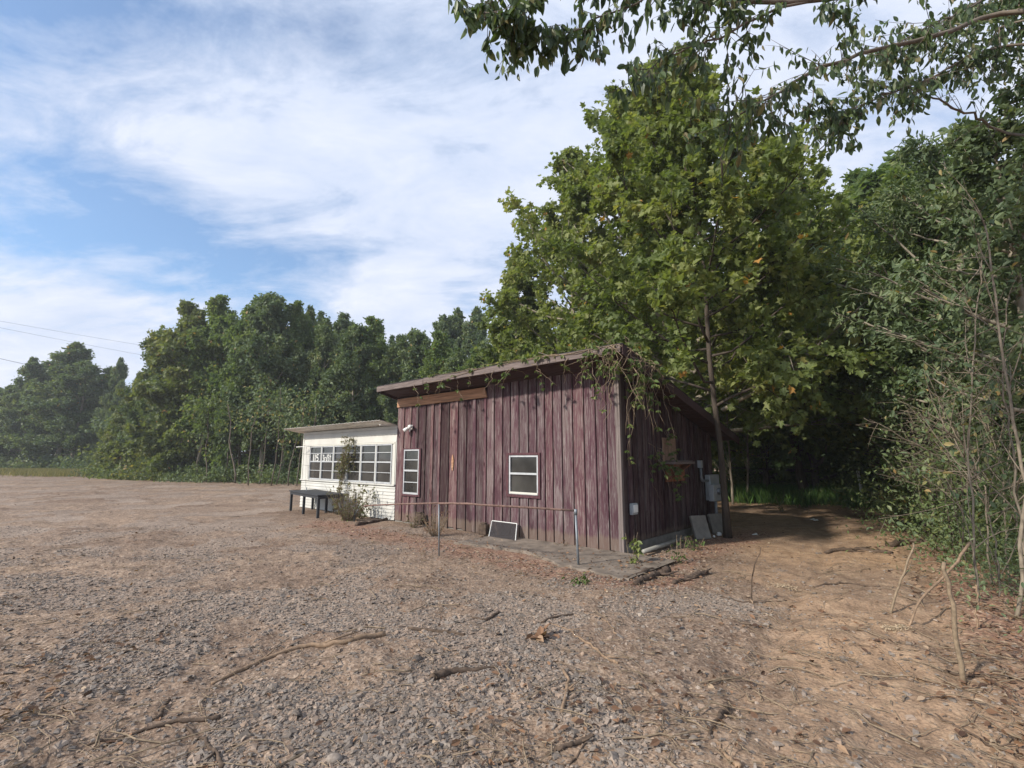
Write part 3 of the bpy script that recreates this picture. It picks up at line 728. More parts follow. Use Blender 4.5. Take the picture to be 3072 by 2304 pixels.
for i in range(nw):
    a, b_ = ed[i]+.012, ed[i+1]-.012
    win = window(ann, a, b_, wzb+.015, wzt, [(.215, .02), (.46, .04), (.725, .018)], d0=0., fr=.035)
    if i == 0:
        mb = MB(); _, zl = fa(440, 672); _, zh = fa(440, 600)
        x_, _ = fa(412, 640); h = zh-zl; write(mb, '115', x_-.02, zl-.02, .14, h*1.15, .05, .036, .0115); mb.build('lettering', 'white_paint', win)
        win['label'] = 'window lettered 115 in white paint'
    if i == 1:
        mb = MB(); x_, _ = fa(522, 640); x2, _ = fa(648, 640); write(mb, '3rdSt', x_+.03, zl-.02, .085, h*1.12, .024, .028, .0115); mb.build('lettering', 'white_paint', win)
        win['label'] = 'window lettered 3rdSt in white paint'
mb = MB()
for i in range(1, nw): mb.box(ed[i]-.011, ed[i]+.011, -.028, .012, wzb+.015, wzt+.01)
mb.box(ed[0]-.01, ed[-1]+.1, -.03, .015, wzt+.003, wzt+.045)
mb.build('mullion', 'cream_metal', ann)
# corrugated roof
ro_, zr_ = side(z3(1250, 166), -LEN); RO = -ro_; UP = (zr_-.03-(HA+SLA*RO))/RO; print('annex roof', RO, zr_, UP); xs = np.linspace(-LA-.42, -.03, 221); ph = (xs-xs[0])/.19
prof = .022*(1-np.abs(((ph % 1)-.5)*2))**.5
mb = MB(); ys = [-RO, 0, DA+.2]
V = []
for y in ys: V += [(x_, y, za_(y)+.02+p_-min(y, 0)*UP) for x_, p_ in zip(xs, prof)]
for y in ys: V += [(x_, y, za_(y)+.014+p_-min(y, 0)*UP) for x_, p_ in zip(xs, prof)]
n_ = len(xs); o_ = 3*n_
Fq = []
for r_ in range(2):
    for i in range(n_-1): Fq += [(r_*n_+i, r_*n_+i+1, (r_+1)*n_+i+1, (r_+1)*n_+i), (o_+(r_+1)*n_+i, o_+(r_+1)*n_+i+1, o_+r_*n_+i+1, o_+r_*n_+i)]
for i in range(n_-1): Fq += [(o_+i, o_+i+1, i+1, i)]
mb.add(V, Fq); rf = mb.build('roof', 'tin', ann)
mb = MB(); mb.box(-LA+.02, -.04, .0, .05, HA-.012, HA+.012); mb.box(-.09, -.04, -RO+.03, -.001, HA+.0, HA+.02); mb.build('roof_plate', 'cream_metal', rf)
# ------------------------------------------------------------------ slab
mb = MB(); rr = np.random.default_rng(3)
xs_ = np.linspace(-2.9, .95, 30); yf = [-1.1-.12*math.sin(x_*1.3)+.1*(rr.random()-.5)-(.35 if x_ > -1.3 else 0)*min(1, (x_+1.3)/1) for x_ in xs_]
V = []
for x_, y_ in zip(xs_, yf): V += [(x_, -.03, .045), (x_, y_, .035), (x_, y_-.04, -.1)]
mb.add(V, [(3*i, 3*i+1, 3*i+4, 3*i+3) for i in range(29)]+[(3*i+1, 3*i+2, 3*i+5, 3*i+4) for i in range(29)])
sl = mb.build('concrete_slab', 'concrete', None); sl.location = (AX, AY, 0); sl.rotation_euler = (0, 0, -YAW)
tag(sl, 'stained dirty concrete slab along the foot of the purple wall', 'concrete slab')
sl.data.flip_normals()
# ------------------------------------------------------------------ things around the shed
rp = np.random.default_rng(21)
def gd(x, y, z=None):
    p = ground_at(*D(x, y)); z0 = G(p.x, p.y)
    p = ground_at(*D(x, y), z0); return p if z is None else Vector((p.x, p.y, p.z+z))
def wob(pts, n, amp, rng):
    P = np.array([tuple(p) for p in pts], float); s = np.linspace(0, len(P)-1, n); i = np.minimum(s.astype(int), len(P)-2); u = (s-i)[:, None]
    pm = P[np.maximum(i-1, 0)]; p0 = P[i]; p1 = P[i+1]; p2 = P[np.minimum(i+2, len(P)-1)]
    Q = .5*((2*p0)+(-pm+p1)*u+(2*pm-5*p0+4*p1-p2)*u*u+(-pm+3*p0-3*p1+p2)*u**3)
    return Q+rng.normal(size=Q.shape)*amp
def lying(name, label, cat, pts, r0, r1, m, n=16, group=None, lift=0., amp=.006, arms=0):
    P = wob([gd(*p) for p in pts], n, amp, rp)
    rr_ = np.linspace(r0, r1, n)*(1+rp.normal(size=n)*(.28 if m == 'rotten' else .09)); rr_[0] *= .8
    P[:, 2] = gh(P[:, 0], P[:, 1])+rr_*.6+lift*np.sin(np.linspace(0, np.pi, n))
    mb = MB(); mb.tube(P, rr_, 8)
    L = np.linalg.norm(P[-1]-P[0])
    for k in range(arms):
        i = rp.integers(3, n-3); d = P[min(i+2, n-1)]-P[i]; a = rp.choice([-1, 1])*(.5+.5*rp.random())
        v = norm(np.array([d[0]*math.cos(a)-d[1]*math.sin(a), d[0]*math.sin(a)+d[1]*math.cos(a), 0.02]))*L*(.15+.15*rp.random())
        mb.tube([P[i], P[i]+v*.5+rp.normal(size=3)*.008, P[i]+v], [rr_[i]*.6, rr_[i]*.4, rr_[i]*.2], 6)
    return tag(mb.build(name, m, None, True), label, cat, group)
lying('fallen_branch', 'longest fallen branch, brown and bent, lying across the grey gravel', 'branch', [(455, 1478), (560, 1432), (650, 1398), (740, 1388), (832, 1372)], .012, .024, 'stick_pale', 24, amp=.004, arms=2)
lying('fallen_branch', 'dark straight branch on the gravel just beyond the right end of the longest branch', 'branch', [(880, 1358), (935, 1364), (1005, 1372)], .017, .012, 'stick_dark')
lying('fallen_branch', 'pale peeled twig forking off the dark straight branch', 'branch', [(905, 1366), (950, 1392), (975, 1406)], .008, .004, 'stick_pale')
lying('wood_chunk', 'thick short dark piece of bark lying alone on bare grey dirt', 'log', [(932, 1468), (975, 1456), (1022, 1452), (1070, 1443)], .035, .010, 'stick_dark')
lying('fallen_branch', 'dark curved stick low on the left of the gravel near the picture edge', 'branch', [(180, 1615), (290, 1585), (400, 1560), (470, 1552)], .008, .014, 'stick_dark')
lying('fallen_branch', 'short grey stick leaning on stones above the dark curved stick', 'branch', [(333, 1558), (352, 1530), (362, 1512)], .012, .010, 'stick_dark')
lying('fallen_branch', 'brown stick running out of the bottom edge below the gravel', 'branch', [(402, 1568), (440, 1600), (468, 1635), (480, 1658)], .008, .013, 'stick_dark', arms=1)
lying('fallen_branch', 'long pale forked twig lying on the dark gravel before the slab', 'branch', [(1188, 1346), (1225, 1360), (1262, 1386), (1300, 1415), (1338, 1438)], .004, .012, 'stick_pale', 20, arms=2)
lying('fallen_branch', 'dark stick just above the long pale forked twig', 'branch', [(1170, 1345), (1200, 1335), (1240, 1328)], .013, .011, 'stick_dark')
lying('fallen_branch', 'thin pale bent twig to the right of the long pale forked twig', 'branch', [(1262, 1322), (1300, 1338), (1320, 1352), (1330, 1370)], .005, .006, 'stick_pale')
lying('fallen_branch', 'upright-running crooked grey stick at the edge of the dirt', 'branch', [(1214, 1540), (1222, 1500), (1226, 1470), (1216, 1450)], .013, .011, 'stick_pale', arms=1)
lying('fallen_branch', 'dark tapering stick on the tan dirt', 'branch', [(1532, 1598), (1540, 1572), (1555, 1552), (1570, 1532)], .008, .017, 'stick_dark')
lying('fallen_branch', 'pale stick on the tan dirt by the bottom edge', 'branch', [(1550, 1608), (1575, 1638), (1596, 1660)], .006, .015, 'stick_pale')
lying('fallen_branch', 'dark stick near the bottom edge below the crooked grey stick', 'branch', [(1180, 1632), (1235, 1615), (1282, 1595)], .010, .015, 'stick_dark', arms=1)
lying('fallen_branch', 'thin curved vine on the bottom edge, left of the tan dirt', 'branch', [(1075, 1655), (1130, 1640), (1180, 1648), (1240, 1638), (1268, 1600)], .006, .004, 'stick_dark', 20)
lying('fallen_branch', 'short dark curved stick among red litter above the gravel', 'branch', [(1020, 1330), (1050, 1338), (1078, 1324)], .012, .015, 'stick_dark')
lying('fallen_branch', 'long thin pale stick lying under the standing sticks on the right', 'branch', [(1880, 1378), (1935, 1432), (1985, 1470), (2080, 1478)], .005, .011, 'stick_pale', 20)
lying('fallen_branch', 'dark fallen branch among the leaves on the right edge', 'branch', [(2040, 1455), (2120, 1462), (2210, 1470)], .012, .009, 'stick_dark', arms=2)
lying('fallen_branch', 'pale curved twig at the right edge below the dark fallen branch', 'branch', [(2100, 1512), (2130, 1478), (2180, 1462), (2215, 1458)], .008, .005, 'stick_pale')
lying('fallen_branch', 'grey branch lying in the leaves in the lower right corner', 'branch', [(2020, 1540), (2100, 1590), (2205, 1640)], .006, .010, 'stick_dark', arms=2)
lying('fallen_branch', 'dark long stick beside the lower right pale twig', 'branch', [(1760, 1270), (1830, 1262), (1900, 1268)], .014, .009, 'stick_dark')
lying('fallen_branch', 'reddish vine lying on the dirt between slab and standing twig', 'branch', [(1560, 1290), (1610, 1302), (1700, 1300)], .010, .006, 'stick_dark')
lying('rotten_log', 'split rotten timber lying at the right corner of the slab', 'log', [(1372, 1264), (1405, 1251), (1445, 1236)], .034, .040, 'rotten', 26, amp=.013, arms=2)
lying('rotten_log', 'dark broken plank under the split rotten timber', 'log', [(1350, 1252), (1390, 1240), (1420, 1230)], .03, .03, 'rotten', 10, amp=.01)
lying('rotten_log', 'crumbling dark log right of the split rotten timber', 'log', [(1450, 1262), (1490, 1250), (1530, 1240)], .022, .032, 'rotten', 26, amp=.015, arms=3)
lying('rotten_log', 'low dark timber at the foot of the shrub by the annex', 'log', [(770, 1136), (800, 1130), (845, 1122)], .05, .04, 'rotten', 10, amp=.01)
lying('brush_pile', 'dark heaped branches at the edge of the right wood', 'brush', [(1920, 1180), (1975, 1172), (2040, 1190)], .06, .04, 'stick_dark', 12, amp=.03, arms=5)
lying('brush_pile', 'dark flattened brush lying across the dirt lane', 'brush', [(1780, 1196), (1860, 1192), (1930, 1196)], .035, .03, 'stick_dark', 12, amp=.03, arms=4)
# standing sticks
def standing(name, label, foot, pts, r0, r1, m, Yoff=(0., 0.), arms=0, n=12, amp=.008):
    f = gd(*foot); P = [f-Vector((0, 0, .05))]
    for i, p in enumerate(pts): P.append(at(*D(*p), f.y+Yoff[0]+(Yoff[1]-Yoff[0])*(i+1)/len(pts)))
    P = wob(P, n, amp, rp); mb = MB(); rr_ = np.linspace(r0, r1, n); mb.tube(P, rr_, 8)
    for k in range(arms):
        i = rp.integers(n//3, n-2); v = norm(norm(P[i+1]-P[i])+rp.normal(size=3)*.7)*.18*(1+rp.random())
        mb.tube([P[i], P[i]+v*.5+rp.normal(size=3)*.01, P[i]+v], [rr_[i]*.6, rr_[i]*.4, rr_[i]*.25], 6)
    return tag(mb.build(name, m, None, True), label, 'stick')
standing('standing_stick', 'thick upright sawn stick standing at right before the leaf litter', (2076, 1475), [(2068, 1380), (2058, 1300), (2042, 1215)], .019, .013, 'twig')
standing('leaning_stick', 'long pale leaning stick whose tip crosses behind the thick upright one', (1958, 1352), [(1985, 1300), (2030, 1258), (2070, 1210), (2092, 1170)], .010, .014, 'stick_pale', (0, .5))
standing('standing_stick', 'brown leaning stick with a side shoot left of the pale leaning one', (1920, 1325), [(1940, 1270), (1958, 1220), (1975, 1175)], .012, .009, 'twig', arms=1)
standing('standing_stick', 'thin dark upright twig alone on the tan dirt right of the slab', (1622, 1300), [(1622, 1260), (1632, 1215), (1644, 1182)], .010, .004, 'stick_dark', arms=1)
standing('standing_stick', 'short thin pale stick between the upright one and the wood', (2112, 1345), [(2110, 1300), (2108, 1262)], .008, .006, 'stick_pale')
standing('standing_stick', 'short broken pale stub standing before the right wood', (2126, 1196), [(2120, 1180), (2116, 1168)], .012, .010, 'cut_wood')
standing('standing_stick', 'thin dead stalk on the far left of the gravel', (342, 1385), [(340, 1340), (345, 1295)], .003, .0015, 'twig', arms=2)
standing('standing_stick', 'thin dead stalk in the gravel left of the shed slab', (910, 1245), [(911, 1210), (913, 1178)], .003, .002, 'twig', arms=2)
standing('standing_stick', 'second thin dead stalk right beside the one left of the slab', (932, 1240), [(934, 1210), (933, 1175)], .003, .002, 'twig', arms=2)
# sawdust patches by the cut stems
def scatter_patch(name, label, cat, c, rx, ry, n, size, m, shape=OVAL, tint=(.6, 1.), kind='stuff'):
    p = gd(*c); x = p.x+rp.normal(size=n)*rx; y = p.y+rp.normal(size=n)*ry; a = rp.random(n)*6.28
    mb = MB(); leaves(mb, np.column_stack([x, y, gh(x, y)+.012+rp.random(n)*.01]), np.column_stack([np.cos(a), np.sin(a), rp.normal(size=n)*.3]), size*(.5+rp.random(n)), shape, rp, .5, tint[0]+(tint[1]-tint[0])*rp.random(n))
    return tag(mb.build(name, m), label, cat, kind=kind)
M['sawdust'] = leaf_mat('sawdust_chips', [(0, (.3, .22, .14)), (1, (.5, .4, .28))], .05, .9)
scatter_patch('sawdust', 'pale sawdust at the foot of the leaning sticks', 'sawdust', (1935, 1358), .06, .03, 500, .014, 'sawdust')
scatter_patch('sawdust', 'pale sawdust patch on the tan dirt', 'sawdust', (1700, 1270), .08, .06, 350, .014, 'sawdust')
scatter_patch('leaf_clump', 'small clump of curled tan dead leaves on the gravel', 'leaf litter', (1170, 1378), .05, .04, 14, .11, 'leaf_dead', tint=(.4, .9))
# cobbles that stand out
for i, (c, r, lb) in enumerate((((722, 1645), .045, 'flat pale river cobble at the bottom edge of the gravel'), ((1020, 1610), .03, 'smooth reddish-grey pebble standing out near the bottom edge'),
        ((510, 1420), .035, 'tan stone beside the left half of the longest branch'), ((900, 1428), .045, 'dark angular rock on the gravel above the bark piece'), ((640, 1547), .04, 'dark angular rock right of the curved stick'),
        ((1500, 1600), .03, 'grey stone on the dirt beside the tapering stick'), ((1383, 1330), .03, 'whitish stone on the litter before the slab'))):
    bm_p = gd(*c); th = np.random.default_rng(i)
    u = np.linspace(0, np.pi, 7)[1:-1]; v = np.linspace(0, 2*np.pi, 11)[:-1]
    V = [(0, 0, .55)]+[(math.sin(a)*math.cos(b_), math.sin(a)*math.sin(b_)*.75, math.cos(a)*.55) for a in u for b_ in v]+[(0, 0, -.55)]
    V = np.array(V)*(1+th.normal(size=(52, 1))*(.03 if i < 3 else .12))*r
    f_ = [(0, 1+j, 1+(j+1) % 10) for j in range(10)]+[(1+k*10+j, 11+k*10+j, 11+k*10+(j+1) % 10, 1+k*10+(j+1) % 10) for k in range(4) for j in range(10)]+[(51, 41+(j+1) % 10, 41+j) for j in range(10)]
    mb = MB(); mb.add(V, f_, [.62, .7, .72, .1, .12, .4, .95][i]); o = mb.build('rock', 'stone', None, i < 3); o.location = bm_p+Vector((0, 0, r*.3)); o.rotation_euler = (0, 0, i*1.3)
    tag(o, lb, 'stone')
# pipe rail
rail = thing('pipe_rail', 'rusty pipe handrail on thin posts in front of the shed wall', 'handrail', gd(1250, 1225))
rail.location.z = 0
o0 = rail.location
def rl(p): return Vector(p)-o0
pe = at(*D(1243.5, 1103), gd(1250, 1225).y); pm_ = at(*z1(600, 1465), 8.35); pm2 = at(*z1(770, 1467), 8.1); pl_ = at(*z3(1070, 1242), 10.6); pq = at(*z1(0, 1485), 10.1); pa = at(*z1(240, 1473), 9.5)
mb = MB(); mb.tube(wob([rl(pm_), rl(pm2), rl(at(*z1(1000, 1480), 7.75)), rl(pe)], 14, .002, rp), .017, 10); mb.tube(wob([rl(pm_), rl(pa), rl(pq), rl(pl_)], 12, .002, rp), .015, 10)
mb.build('rail', 'rust', rail, True)
mb = MB(); f0 = gd(1250, 1225); mb.tube([rl(f0-Vector((0, 0, .1))), rl(pe-Vector((0, 0, .02)))], .019, 12); mb.tube([rl(pe-Vector((0, 0, .06))), rl(pe+Vector((0, 0, .022)))], .026, 12)
mb.build('post', 'galv', rail, True)
mb = MB(); mb.tube([(rl(pm_).x+.02, rl(pm_).y, -.05), tuple(rl(pm_))], .012, 8); mb.build('post', 'galv', rail, True)
# window screen leaning on the wall
t = thing('window_screen', 'white-framed insect screen leaning against the foot of the purple wall', 'window screen')
cs = [front(p_, off) for p_, off in ((z1(1040, 1610), -.10), (z1(1247, 1635), -.10), (D(1113, 1175), -.36), (D(1055, 1165), -.36))]
q = [W(c[0], off, c[1]) for c, off in zip(cs, (-.10, -.10, -.36, -.36))]
mb = MB()
for a, b_ in zip(q, q[1:]+q[:1]): mb.tube([a, b_], .010, 4)
mb.build('frame', 'white_paint', t)
mb = MB(); mb.add([tuple(v*.97+sum((w_ for w_ in q), Vector())/4*.03) for v in q], [(0, 1, 2, 3)]); s_ = mb.build('mesh', 'mesh', t)
so = s_.modifiers.new('thick', 'SOLIDIFY'); so.thickness = .002
# stub blocks at the wall foot
for (c, lb, hgt, w_, yo) in ((z1(445, 1615), 'small grey timber stub at the wall foot under the tall narrow window', .20, .11, -.18), (D(1047, 1150), 'dark square block standing left of the leaning window screen', .15, .12, -.22)):
    a, z_ = front(c, yo); mb = MB(); mb.box(-w_, w_*.6, -.06, .08, 0, hgt+.06); mb.box(-w_*.7, w_*.3, -.05, .06, hgt+.061, hgt+.09)
    o = bev(mb.build('wood_block', 'rotten', None), .012); o.location = W(a, yo, .04); o.rotation_euler = (0, 0, -YAW+.15); tag(o, lb, 'block')
# floodlight
a, z_ = front(z1(376, 835), -.04); fl = thing('security_light', 'small white twin floodlight fixed high on the left of the shed front', 'floodlight', W(a, -.045, z_), -YAW)
mb = MB(); mb.box(-.055, .055, -.035, 0, -.055, .055); bev(mb.build('mount', 'white_paint', fl), .01)
def cone(p0, p1, r0, r1, n=14):
    mb = MB(); mb.tube([p0, Vector(p0).lerp(Vector(p1), .5), p1], [r0, (r0+r1)*.55, r1], n); return mb
cone((-.03, -.06, .0), (-.13, -.14, -.09), .028, .055).build('lamp_head', 'white_paint', fl, True)
cone((.04, -.06, .02), (.12, -.15, .0), .028, .055).build('lamp_head', 'white_paint', fl, True)
mb = MB(); mb.tube([(0, -.03, .0), (-.03, -.06, 0)], .012, 8); mb.tube([(.0, -.03, .01), (.04, -.06, .02)], .012, 8); mb.tube([(-.02, -.03, -.05), (-.04, -.045, -.11)], .02, 8); mb.build('arm', 'white_paint', fl)
# black table before the annex
tb = thing('black_table', 'long low black table on six legs in front of the white annex', 'table', (0, 0, 0))
lz = .62
def tp(x, y, z): # picture point at height z
    return ground_at(*z3(x, y), z)
cr = [tp(112, 1040, lz), tp(330, 1022, lz), tp(682, 1073, lz), tp(480, 1104, lz)]
# square it up in plan
A_, B_, C_, D_ = cr; ux = (Vector((D_.x-A_.x, D_.y-A_.y, 0))+Vector((C_.x-B_.x, C_.y-B_.y, 0))); Lx = ux.length/2; ux.normalize(); uy = Vector((-ux.y, ux.x, 0)); Wy = .8
tb.location = (A_.x, A_.y, 0); tb.rotation_euler = (0, 0, math.atan2(ux.y, ux.x))
mb = MB(); mb.box(0, Lx, 0, Wy, lz-.035, lz); bev(mb.build('table_top', 'plastic_black', tb), .008)
mb = MB(); mb.box(.03, Lx-.03, .03, .06, lz-.11, lz-.036); mb.box(.03, Lx-.03, Wy-.06, Wy-.03, lz-.11, lz-.036); mb.box(.03, .06, .061, Wy-.061, lz-.11, lz-.036); mb.box(Lx-.06, Lx-.03, .061, Wy-.061, lz-.11, lz-.036); mb.build('apron', 'plastic_black', tb)
for lx_ in (.035, Lx/2-.04, Lx-.115):
    for ly_ in (.035, Wy-.115):
        mb = MB(); mb.box(lx_+.0, lx_+.065, ly_, ly_+.065, -.05, lz-.112); bev(mb.build('leg', 'plastic_black', tb), .005)
# poles and stakes by the annex
f0 = ground_at(*z3(290, 1312)); f1 = at(*z3(333, 1002), f0.y+.15)
mb = MB(); mb.tube([f0-Vector((0, 0, .05)), f1], [.014, .013], 8); tag(mb.build('thin_pole', 'galv', None, True), 'thin pale pole leaning in front of the black table', 'pole')
f0 = ground_at(*z3(922, 1430)); f1 = at(*z3(946, 1095), f0.y)
mb = MB(); mb.tube([f0-Vector((0, 0, .05)), f1], .014, 6); mb.tube([f1, f1+Vector((.0, 0, .03))], .018, 6); tag(mb.build('metal_stake', 'wire', None, False), 'dark metal stake standing in the shrub by the annex', 'stake')
a = at(*z3(203, 503), W(-LEN-5.6, -.6).y); b_ = at(*z3(385, 492), W(-LEN-4.75, -.12).y)
mb = MB(); mb.tube([a, b_], .012, 8); mb.tube([b_, b_+Vector((.10, .10, 0))], .008, 6); tag(mb.build('awning_rod', 'white_paint', None, True), 'thin white rod sticking out past the left corner of the annex', 'rod')
mb = MB()
for xx, y0_, y1_ in ((330, 500, 1010), (352, 520, 900)):
    mb.tube([at(*z3(xx, y0_), W(-LEN-4.9, -.2).y), at(*z3(xx-6, (y0_+y1_)/2), W(-LEN-4.9, -.22).y), at(*z3(xx-10, y1_), W(-LEN-4.9, -.2).y)], .004, 5)
for yy in (585, 725):
    mb.tube([at(*z3(285, yy), W(-LEN-5.1, -.2).y), at(*z3(372, yy+12), W(-LEN-4.8, -.05).y)], .004, 5)
tag(mb.build('loose_wires', 'wire', None), 'thin loose wires hanging at the left corner of the annex', 'wire')
# concrete slabs, pipe, rubble at the shaded side
for (p, w_, h_, lb) in ((z2(700, 1335), .36, .44, 'pale square paving slab leaning on the foot of the shaded side wall'), (z2(805, 1300), .34, .40, 'second leaning slab, half behind the meter conduit')):
    yy, z_ = side(p, .25); mb = MB(); mb.box(-.03, .03, -w_/2, w_/2, -.03, h_); o = bev(mb.build('paving_slab', 'concrete_grey', None), .008)
    o.location = W(.40, yy, .03); o.rotation_euler = (0, R(-20), -YAW-.55); tag(o, lb, 'paving slab')
mb = MB(); ya, _ = side(z2(375, 1425), .30); yb, _ = side(z2(640, 1335), .30)
mb.tube([W(.30, ya, .07), W(.27, (ya+yb)/2, .07), W(.30, yb, .10)], .036, 14); tag(mb.build('drain_pipe', 'pvc', None, True), 'pale plastic pipe lying along the foot of the shaded side wall', 'pipe')
for (p, s_, lb) in ((z2(825, 1365), .07, 'whitish broken block beside the meter conduit foot'), (z2(795, 1360), .04, 'small white scrap at the meter conduit foot')):
    yy, _ = side(p, .45); mb = MB(); mb.hexa([(0, 0, 0), (s_*1.3, .01, 0), (s_*1.2, s_, 0), (0, s_, 0), (.01, 0, s_), (s_*1.2, .01, s_*.8), (s_, s_*.9, s_), (.02, s_, s_*.9)]); o = bev(mb.build('rubble_block', 'white_paint', None), .006); o.location = W(.5, yy, .02); tag(o, lb, 'block')
p = at(*D(1855, 1070), 16.5)
mb = MB(); q0 = at(*D(1864, 1078), 16.5); q1 = at(*D(1853, 1017), 16.4); mb.tube([q0, q1], [.045, .045], 8); tag(mb.build('white_stake', 'white_paint', None), 'white stake leaning among the trees at the back of the dirt lane', 'stake')
# litter on the lane
for (x_, y_, lb) in ((1630, 1157, 'small white scrap of paper on the back of the dirt lane'), (1755, 1124, 'white scrap left of the two on the far dirt'), (1762, 1126, 'white scrap at the far edge of the dirt')):
    p = gd(x_*1., y_*1.); mb = MB(); mb.add([(-.05, -.03, .02), (.05, -.04, .03), (.06, .03, .05), (-.04, .04, .02)], [(0, 1, 2, 3)]); o = mb.build('paper_scrap', 'white_paint', None); so = o.modifiers.new('t', 'SOLIDIFY'); so.thickness = .004; o.location = p; tag(o, lb, 'litter')
# ------------------------------------------------------------------ creepers on the shed corner
def stems_and_leaves(paths, r, lm, lsize, per, rng, name, label, cat, tint=(0, .9), dens_end=True, shape=OVAL, wood='twig', palm=5):
    t = thing(name, label, cat, tuple(paths[0][0]))
    o_ = np.array(paths[0][0], float)
    w_ = MB(); L = MB(); bp, bd = [], []
    for P in paths:
        P = np.array([tuple(q) for q in P], float)-o_
        w_.tube(P, np.linspace(r, r*.45, len(P)), 5)
        n = max(1, rng.poisson(per*len(P)/10))
        i = rng.integers(1, len(P), n); bp.append(P[i]+rng.normal(size=(n, 3))*.02)
    bp = np.concatenate(bp)
    k = len(bp); az = rng.random(k)*6.28
    for j in range(palm):
        a = az+(j-(palm-1)/2)*.75
        d = np.column_stack([np.cos(a)*.8, np.sin(a)*.8, -.55+rng.normal(size=k)*.25])
        leaves(L, bp, d, lsize*(.7+.6*rng.random(k)), shape, rng, .5, tint[0]+(tint[1]-tint[0])*(.5*rng.random(k)+.5*(az/6.28)))
    w_.build('stem', wood, t, True); L.build('foliage', lm, t)
    return t
rv = np.random.default_rng(8)
paths = []
def hang(x, y, z, L, fx=0, fy=0, n=12, am=.03):
    t_ = np.linspace(0, 1, n); P = []
    dx, dy = rv.normal()*.12+fx, rv.normal()*.12+fy; wx = np.cumsum(rv.normal(size=(n, 3))*am, 0); wx -= wx[0]
    for i, s in enumerate(t_): P.append(W(x+dx*s+wx[i, 0], y+dy*s+wx[i, 1]*.6, z-L*s**1.2+wx[i, 2]*.5))
    return P
for i in range(46):        # main tangle over the right front corner
    x = RX1+.06-abs(rv.normal())*.45; y = -EO-.05 if rv.random() < .45 else -EO+rv.random()*1.5
    if y > -EO: x = RX1+.05+rv.random()*.05
    paths.append(hang(x, y, rz_(y)+.08, .35+1.0*rv.random()**1.4, am=.045))
for i in range(4): paths.append(hang(RX1-.1-.12*i, -.12+.25*i, rz_(0)+.05, 1.5+.35*rv.random(), -.1, 0, am=.035))
for i in range(22):        # scattered sprays along the fascia
    x = RX1-.3-5.2*rv.random()**1.3; paths.append(hang(x, -EO-.05, rz_(-EO)-.0, .15+.4*rv.random(), rv.normal()*.3, .2*rv.random()))
for i in range(8):
    x = RX1-.2-3.6*rv.random(); n = 12; t_ = np.linspace(0, 1, n); L_ = .8+rv.random(); wz = np.cumsum(rv.normal(size=n)*.02)
    paths.append([W(x-L_*s, -EO-.055, rz_(-EO)+.10+wz[j]*.6) for j, s in enumerate(t_)])
for i in range(20):        # arching runners on the roof
    x = RX1-.1-.9*rv.random(); y = -EO+.9*rv.random(); n = 10; wz = np.cumsum(rv.normal(size=(n, 3))*.05, 0)
    paths.append([W(x+wz[j, 0], y+wz[j, 1], rz_(y)+.12+.16*math.sin(j/(n-1)*3.14)*rv.random()+abs(wz[j, 2])*.5) for j in range(n)])
stems_and_leaves(paths, .006, 'leaf_vine', .085, 2.0, rv, 'creeper', 'tangled creeper hanging off the right front corner of the shed roof', 'creeper')
paths = []
for i in range(9):
    y = .55+.9*rv.random(); paths.append(hang(.1+.1*rv.random(), y, 2.0-.5*rv.random(), .5+.3*rv.random(), .1, .5, am=.03))
for i in range(5): paths.append(hang(.12, 1.6+.5*rv.random(), rz_(1.8)-.6, .9, .05, .1))
stems_and_leaves(paths, .004, 'leaf_vine', .085, 4.0, rv, 'creeper', 'loose creeper spray on the shaded side wall beside the plywood patch', 'creeper', (0, .7))
# creeper climbing a post on the annex
paths = []
px0 = fa(835, 900)[0]-LEN
for i in range(16):
    n = 14; x0_ = px0+rv.normal()*.07; wz = np.cumsum(rv.normal(size=(n, 2))*.03, 0); top = 2.2 if i < 9 else 1.5
    paths.append([W(x0_+wz[j, 0], -.10-abs(wz[j, 1])*.6-.25*(1-j/13.)**3, .05+top*j/13.) for j in range(n)])
for i in range(22):
    x0_ = px0+rv.normal()*.16+.05; paths.append(hang(x0_, -.14, 1.62+.15*rv.random(), .25+.35*rv.random(), am=.02))
for i in range(8): x0_ = px0+.28+rv.normal()*.08; paths.append(hang(x0_, -.1, 2.2, .5+.3*rv.random(), am=.02))
stems_and_leaves(paths, .004, 'leaf_dry', .05, 13., rv, 'climbing_vine', 'half-dead vine climbing the middle of the annex window front', 'vine', (0, 1), palm=3)
def bush(name, label, cat, p, rx, h, nst, lm, lsize, per, rng, tint=(0, 1), wood='twig', r=.005, palm=3):
    paths = []
    for i in range(nst):
        a = rng.random()*6.28; d = rng.random()**.7*rx; hh_ = h*(.4+.6*rng.random()); n = 9; wz = np.cumsum(rng.normal(size=(n, 3))*.03*h/8**.5, 0)
        paths.append([(p[0]+d*math.cos(a)*(j/8.)**.8+wz[j, 0]+.1*rx*math.cos(a), p[1]+d*math.sin(a)*(j/8.)**.8+wz[j, 1], p[2]+hh_*j/8.-.03) for j in range(n)])
    return stems_and_leaves(paths, r, lm, lsize, per, rng, name, label, cat, tint, wood=wood, palm=palm)
q = ground_at(*z3(850, 1420)); bush('shrub', 'scraggly half-dead shrub at the foot of the annex vine', 'shrub', (q.x, q.y, 0), .62, 1.0, 90, 'leaf_dry', .05, 5., rv)
q = ground_at(*z3(1010, 1400)); bush('shrub', 'small leafy shrub beside the dark metal stake', 'shrub', (q.x, q.y+.1, 0), .35, 1.05, 16, 'leaf_dry', .07, 6., rv, (.3, 1))
q = gd(940, 1158); bush('dead_weed', 'dry grey-brown weed clump behind the rail in front of the shed', 'weed', (q.x, q.y, 0), .32, .72, 46, 'leaf_dead', .035, 2.2, rv, (.2, 1), palm=2)
